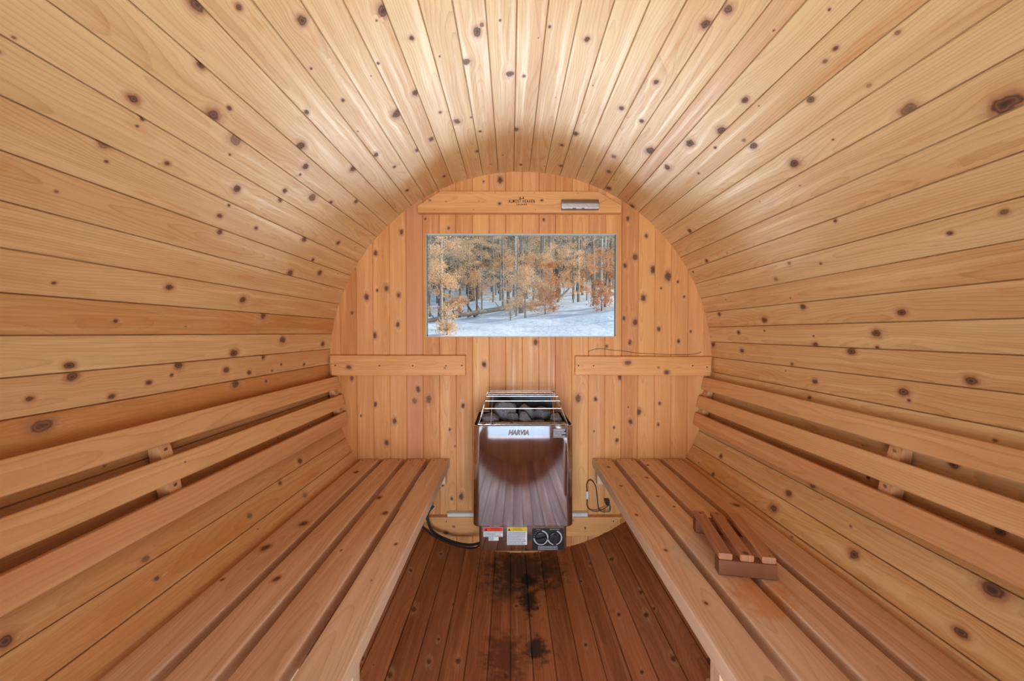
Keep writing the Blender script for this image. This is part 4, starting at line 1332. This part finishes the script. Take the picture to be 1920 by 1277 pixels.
def make_tree(seed, h, r, c0, c1, cw, n_leaf, leaf_m, bark_m, name='beech_tree', lean=0.0, leaf_size=.05, n_br=18, thick=1.0):
    """trunk and twigs in one mesh, leaves in another; c0..c1 = height of the crown, cw = half width"""
    rg = np.random.default_rng(seed)
    root = empty(name, (0, 0, 0))
    mb = MB()
    k = 9
    ph = rg.uniform(0, 6)
    P = [Vector((lean * (i / k) * h + .05 * r * 10 * math.sin(i * .9 + ph) * (i / k), .04 * math.cos(i * 1.1 + ph) * i / k, h * i / k)) for i in range(k + 1)]
    mb.tube([P[0] - Vector((0, 0, .25))] + P, [r * 1.35] + [r * (1.15 if i == 0 else 1) * (1 - .75 * i / k) for i in range(k + 1)], 7)
    C = []
    for j in range(n_br):
        z = c0 + (c1 - c0) * rg.uniform(0, 1)
        i = min(k - 1, int(z / h * k))
        f = z / h * k - i
        p = P[i].lerp(P[i + 1], f)
        a = rg.uniform(0, 2 * PI)
        L_ = cw * rg.uniform(.55, 1.05)
        up = rg.uniform(-.1, .45)
        q = p + Vector((math.cos(a), math.sin(a), up)) * L_
        mid = (p + q) / 2 + Vector((0, 0, L_ * .12))
        mb.tube([p, mid, q], [r * .28 * thick, r * .16 * thick, r * .06 * thick], 4)
        for b_ in range(3):
            s_ = p.lerp(q, rg.uniform(.35, .95))
            e_ = s_ + Vector((math.cos(a + rg.uniform(-1, 1)), math.sin(a + rg.uniform(-1, 1)), rg.uniform(-.3, .5))) * L_ * .4
            mb.tube([s_, e_], [r * .10 * thick, r * .04 * thick], 3, cap=False)
            if n_leaf:
                m2 = max(1, n_leaf // (n_br * 4))
                tt = rg.uniform(0, 1.1, m2)[:, None]
                C.append(np.array(s_) * (1 - tt) + np.array(e_) * tt + rg.normal(size=(m2, 3)) * np.array([.05, .05, .035]) * (1 + L_ * .4))
        if n_leaf:
            m2 = max(1, n_leaf // (n_br * 4))
            tt = rg.uniform(.25, 1.1, m2)[:, None]
            C.append(np.array(p) * (1 - tt) + np.array(q) * tt + rg.normal(size=(m2, 3)) * np.array([.06, .06, .04]) * (1 + L_ * .4))
    mb.build('trunk', bark_m, root, smooth=60)
    if n_leaf:
        lb = MB()
        quads(lb, np.vstack(C), leaf_size, rg, droop=.6)
        lb.build('foliage', leaf_m, root)
    return root

def at(px, d):
    """lateral position of a sight line (in metres at distance d, measured off the photograph)"""
    return CX + (px - 957.8) / 746.7 * d
def setdown(o, x, d):
    y = CY + d
    o.location = (x, y, ground(x, y) - .02)
    return o
def hgt(py, d, x):
    return CZ + (624.1 - py) / 746.7 * d - ground(x, CY + d)

# (label, pixel column, distance, trunk radius, crown rows, crown half width px, leaves, leaf kind, bark)
BEECH = [
    ('young beech full of pale tan leaves, nearest to the lower left corner of the window', 826, 7.5, .030, 440, 606, 42, 1500, L_TAN, B_GREY, .045),
    ('slim beech sapling with tan leaves right of the dark trunk, left half of the window', 903, 13.5, .035, 505, 562, 26, 700, L_TAN, B_GREY, .06),
    ('tan-leaved beech sapling standing just left of the window centre before the log', 968, 11.0, .030, 485, 580, 30, 1000, L_TAN, B_GREY, .055),
    ('pale-leaved beech at the middle of the window, behind the end of the fallen log', 1000, 13.0, .050, 470, 565, 34, 1200, L_TAN, B_GREY, .06),
    ('rust-leaved young oak rising behind the low shrub right of centre', 1032, 11.5, .030, 495, 590, 27, 900, L_RED, B_GREY, .06),
    ('rust-orange young oak filling the right edge of the window', 1134, 10.0, .035, 470, 575, 24, 1300, L_RED, B_DARK, .055),
    ('tan beech crown high in the right half of the window', 1050, 17.0, .060, 432, 520, 40, 1200, L_TAN, B_GREY, .075),
    ('bright yellow-tan beech crown near the top left of the window', 925, 18.0, .050, 440, 510, 38, 1100, L_TAN, B_GREY, .075),
    ('tan beech crown above the young beech at the left', 862, 16.0, .050, 450, 530, 32, 1000, L_TAN, B_GREY, .07),
    ('tan beech behind the leaning dead trunks, right of centre', 1092, 19.0, .060, 450, 545, 34, 1100, L_TAN, B_GREY, .08),
    ('tan beech crown at the top centre of the window', 982, 21.0, .060, 430, 500, 40, 1100, L_TAN, B_GREY, .085),
    ('low tan beech on the far snow left of centre', 930, 24.0, .050, 490, 552, 32, 800, L_TAN, B_GREY, .09),
    ('small tan beech at the far left margin of the window', 806, 14.0, .040, 460, 545, 18, 700, L_TAN, B_GREY, .065),
]
for i, (lab, px, d, r_, py0, py1, hw_, nl, lm, bk, ls) in enumerate(BEECH):
    x = at(px, d)
    h1 = hgt(py0, d, x)
    h0 = max(.25, hgt(py1, d, x))
    nm = 'oak_tree' if lm is L_RED else 'beech_tree'
    o = make_tree(100 + i, h1 * 1.08, r_, h0, h1, hw_ / 746.7 * d, int(nl * 3.4), lm, bk, nm, lean=rnd.uniform(-.04, .04), leaf_size=ls * .72, n_br=26)
    setdown(o, x, d)
    tag(o, lab, 'tree', 'leafy young trees seen through the window')
_k = 0
for (px, d_, py0, py1, hw_, lm) in [(985, 9.6, 500, 600, 20, L_TAN), (1012, 14.5, 470, 560, 30, L_TAN), (878, 12.0, 455, 540, 24, L_TAN), (945, 15.0, 455, 540, 30, L_TAN),
                                    (1075, 14.0, 470, 548, 26, L_TAN), (1100, 16.0, 480, 560, 22, L_RED), (850, 10.5, 560, 600, 22, L_TAN)]:
    x = at(px, d_)
    o = make_tree(150 + _k, hgt(py0, d_, x) * 1.08, .026, max(.25, hgt(py1, d_, x)), hgt(py0, d_, x), hw_ / 746.7 * d_, 3000, lm, B_GREY,
                  'oak_tree' if lm is L_RED else 'beech_tree', lean=rnd.uniform(-.04, .04), leaf_size=.036 + .0012 * (d_ - 9), n_br=26)
    setdown(o, x, d_)
    tag(o, ['slim sapling with tan leaves in front of the grey trunks at the window centre', 'tan sapling behind and left of the rust-leaved shrub',
            'tan sapling between the white birch stem and the slim dark trunk at the left', 'tan sapling on the far snow left of the window centre',
            'tan sapling beside the leaning dead wood right of centre', 'rusty sapling left of the orange oak at the right edge',
            'low tan sapling just right of the nearest young beech at the left'][_k], 'tree', 'leafy young trees seen through the window')
    _k += 1
# low shrubs
SHRUB = [('rust-leaved low shrub on the snow right of the window centre', 1022, 9.8, 548, 602, 25, 1300, L_RED),
         ('rust-leaved bush at the foot of the oak at the right edge', 1128, 9.2, 540, 582, 20, 900, L_RED),
         ('small tan-leaved shrub behind the end of the fallen log', 995, 12.4, 560, 582, 14, 400, L_TAN),
         ('dry leafy scrub in the lower left corner of the window', 838, 6.3, 610, 634, 18, 350, L_TAN),
         ('small bare-stemmed shrub on the snow in front of the log', 957, 9.0, 594, 606, 5, 60, L_TWIG)]
for i, (lab, px, d, py0, py1, hw_, nl, lm) in enumerate(SHRUB):
    x = at(px, d)
    h1 = max(.25, hgt(py0, d, x))
    o = make_tree(200 + i, h1, .014, .05, h1 * .95, hw_ / 746.7 * d, int(nl * 2.2), lm, B_DARK, 'shrub', leaf_size=.032, n_br=22)
    setdown(o, x, d)
    tag(o, lab, 'shrub', 'low shrubs on the snow')
# big trunks that can be told apart
BIG = [('thick dark trunk at the left of the window behind the young beech', 829, 13.0, .125, B_DARK, -.01),
       ('slim white birch stem near the left edge of the window', 829.5, 9.5, .022, B_PALE, 0.0),
       ('dark trunk on the far snow above the left end of the log', 884, 19.0, .14, B_DARK, .0),
       ('stout dark trunk on the slope right of the leaning dead wood', 1087, 21.0, .19, B_DARK, .01),
       ('thin straight grey trunk rising from the snow at the window centre', 966, 12.0, .045, B_PALE, 0.0),
       ('grey trunk standing beside the right end of the fallen log', 977, 11.6, .070, B_GREY, .0),
       ('tall dark trunk behind the rust-leaved shrub', 1016, 15.0, .070, B_DARK, .0),
       ('dark slender trunk left of the window centre', 953, 16.0, .070, B_DARK, .0),
       ('pale birch stem at the top right of the window, left one of the pair', 1127, 23.0, .085, B_PALE, .0),
       ('pale birch stem at the top right of the window, right one of the pair', 1135, 23.5, .085, B_PALE, .0),
       ('thin dark sapling standing on the snow before the left end of the log', 894.5, 12.6, .035, B_DARK, .0),
       ('thin blue-grey trunk left of the window centre, behind the log', 943, 14.0, .045, B_GREY, .0)]
for i, (lab, px, d, r_, bk, ln) in enumerate(BIG):
    x = at(px, d)
    o = make_tree(300 + i, hgt(380, d, x) * (1.15 if i != 10 else .55), r_, 1.2, hgt(400, d, x) * (1 if i != 10 else .5), .8, 0, None, bk, 'bare_tree', lean=ln, n_br=12, thick=.55)
    setdown(o, x, d)
    tag(o, lab, 'tree', 'bare trunks seen through the window')

def copy_tree(o, label=None):
    c = o.copy()
    COL.objects.link(c)
    for ch in o.children:
        k_ = ch.copy()
        COL.objects.link(k_)
        k_.parent = c
    if label:
        c['label'] = label
    return c
# the wood behind: slender trunks, several kinds, copied
protos = []
for i in range(6):
    bk = [B_GREY, B_DARK, B_GREY, B_PALE, B_GREY, B_DARK][i]
    lm = [L_TAN, None, L_TWIG, None, L_TWIG, L_TAN][i]
    o = make_tree(400 + i, 11.0, .055 + .012 * (i % 3), 1.8, 10.0, 1.5, [900, 0, 1600, 0, 1500, 700][i], lm, bk, 'forest_tree', leaf_size=.10, n_br=30, thick=.7)
    tag(o, ['slender far tree with a few tan leaves', 'slender far bare dark tree', 'slender far grey tree with fine dry twigs',
            'slender far pale-stemmed tree', 'slender far grey tree with dense dry twigs', 'slender far dark tree with some tan leaves'][i], 'tree', 'trees of the wood far behind the window')
    protos.append(o)
LOOK = [p['label'] for p in protos]
for i in range(130):
    d = 15 + 30 * (rnd.random() ** .8)
    px = 957 + rnd.uniform(-190, 225)
    x = at(px, d)
    k = rnd.choice([0, 1, 2, 2, 3, 4, 4, 5])
    if i < 6:
        k = i
        o = protos[i]
        d = 20 + i * 3
        px = 820 + 58 * i
        x = at(px, d)
    else:
        o = copy_tree(protos[k])
    s_ = rnd.uniform(.7, 1.25)
    o.scale = (s_ * rnd.choice([.7, .9, 1.1]), s_ * .9, s_)
    o.rotation_euler = (rnd.uniform(-.04, .04), rnd.uniform(-.04, .04), rnd.uniform(0, 6.28))
    setdown(o, x, d)
    third = 'left' if px < 918 else ('middle' if px < 1037 else 'right')
    o['label'] = LOOK[k] + ', in the ' + third + ' third of the window'
# trees to the right of the view, whose long shadows fall across the snow
for i, (x_, d_) in enumerate([(6.5, 7.0), (7.5, 8.3), (5.8, 9.8), (9.0, 9.0), (8.0, 11.5), (6.2, 12.8), (10.5, 10.4)]):
    o = copy_tree(protos[i % 5], 'tree outside the window to the right, beyond what the window shows')
    o['group'] = 'trees beside the view'
    setdown(o, x_, d_)
# evergreens
ev = None
for i, (px, d) in enumerate([(898, 21), (938, 25), (1110, 36), (1000, 42), (850, 42), (1075, 44), (965, 40), (1150, 40), (815, 38), (1035, 38)]):
    if ev is None:
        ev = empty('hemlock_tree', (0, 0, 0))
        tag(ev, 'dark green hemlock in the background of the wood', 'tree', 'evergreens of the wood')
        mb = MB()
        mb.tube([(0, 0, -.3), (0, 0, 12)], [.16, .03], 7)
        rg = np.random.default_rng(9)
        C = []
        for j in range(110):
            z = rg.uniform(1.2, 12)
            a = rg.uniform(0, 2 * PI)
            L_ = (12.6 - z) * .24 + .2
            p = Vector((0, 0, z))
            q = p + Vector((math.cos(a), math.sin(a), -.18)) * L_
            mb.tube([p, q], [.02, .006], 3, cap=False)
            tt = rg.uniform(.15, 1.05, 36)[:, None]
            C.append(np.array(p) * (1 - tt) + np.array(q) * tt + rg.normal(size=(36, 3)) * np.array([.12, .12, .05]))
        mb.build('trunk', B_DARK, ev)
        lb = MB()
        quads(lb, np.vstack(C), .20, rg, aspect=.35, droop=.3)
        lb.build('foliage', L_GRN, ev)
        o = ev
    else:
        o = copy_tree(ev)
    setdown(o, at(px, d), d)
    o['label'] = 'dark green hemlock behind the bare trees, in the %s third of the window' % ('left' if px < 918 else ('middle' if px < 1037 else 'right'))
    o.rotation_euler[2] = rnd.uniform(0, 6)
# uncountable brush filling the depth of the wood
mb = MB()
rg = np.random.default_rng(21)
for i in range(3600):
    d = rg.uniform(27, 55)
    x = CX + rg.uniform(-.55, .62) * d
    z = ground(x, CY + d)
    h = rg.uniform(1.0, 7.0)
    ln = rg.uniform(-.12, .12)
    r_ = rg.uniform(.010, .032)
    mb.tube([(x, CY + d, z - .05), (x + ln * h, CY + d, z + h)], [r_, r_ * .4], 3, cap=False)
b_ = mb.build('forest_brush', L_TWIG, None)
tag(b_, 'tangle of thin grey-brown saplings filling the back of the wood', 'brush', kind='stuff')
C = []
for i in range(1400):
    d = rg.uniform(24, 50)
    x = CX + rg.uniform(-.55, .62) * d
    z = ground(x, CY + d) + abs(rg.normal()) * 4.0 + .4
    C.append(np.array([x, CY + d, z]) + rg.normal(size=(26, 3)) * np.array([.55, .55, .30]))
mb = MB()
quads(mb, np.vstack(C), .11, rg)
l_ = mb.build('forest_leaves', L_TAN, None)
tag(l_, 'haze of dry tan leaves hanging all through the back of the wood', 'leaves', kind='stuff')

# fallen log with a broken end, leaning dead wood
def log(name, p0, p1, r0, r1, mat, label, bend=.1, stubs=6):
    root = empty(name, p0)
    tag(root, label, 'log', 'dead wood on the snow')
    P0, P1 = Vector(p0), Vector(p1)
    pts = [P0.lerp(P1, k / 12) + Vector((0, 0, bend * math.sin(PI * k / 12))) for k in range(13)]
    M_ = Matrix.Translation(-P0)
    mb = MB()
    mb.tube(pts, [r0 + (r1 - r0) * k / 12 for k in range(13)], 10)
    mb.build('trunk', mat, root, smooth=60, M=M_)
    for k in range(stubs):
        q = pts[1 + (k * 2) % 11]
        mb = MB()
        mb.tube([q, q + Vector((rnd.uniform(-.2, .2), rnd.uniform(-.1, .1), rnd.uniform(.15, .4)))], [.018, .008], 5)
        mb.build('stub', mat, root, M=M_)
    return root
def gp(px, d, up=0.0):
    x = at(px, d)
    return (x, CY + d, ground(x, CY + d) + up)
log('fallen_log', gp(790, 9.6, .05), gp(1012, 13.6, .10), .050, .085, B_GREY, 'long fallen grey log lying on the snow across the left half of the window', .02)
log('dead_branch', gp(872, 11.8, .50), gp(890, 11.2, .03), .02, .035, B_DARK, 'short dead branch propped on the snow behind the fallen log at the left', 0, 0)
log('dead_branch', gp(852, 11.0, .10), gp(882, 11.6, .06), .06, .04, B_DARK, 'dark stub of dead wood lying behind the left part of the fallen log', .03, 3)
log('leaning_tree', gp(1030, 15.5, .05), gp(1075, 19.0, 2.3), .06, .04, B_DARK, 'dark dead trunk leaning up to the right on the slope, the upper one', 0, 4)
log('leaning_tree', gp(1045, 15.8, .05), gp(1085, 17.5, .9), .05, .03, B_GREY, 'dead trunk lying low on the slope below the leaning one', 0, 3)
log('dead_branch', gp(1112, 11.5, .0), gp(1117, 12.2, .75), .025, .012, B_DARK, 'thin black leaning stick beside the bush at the right edge', 0, 0)
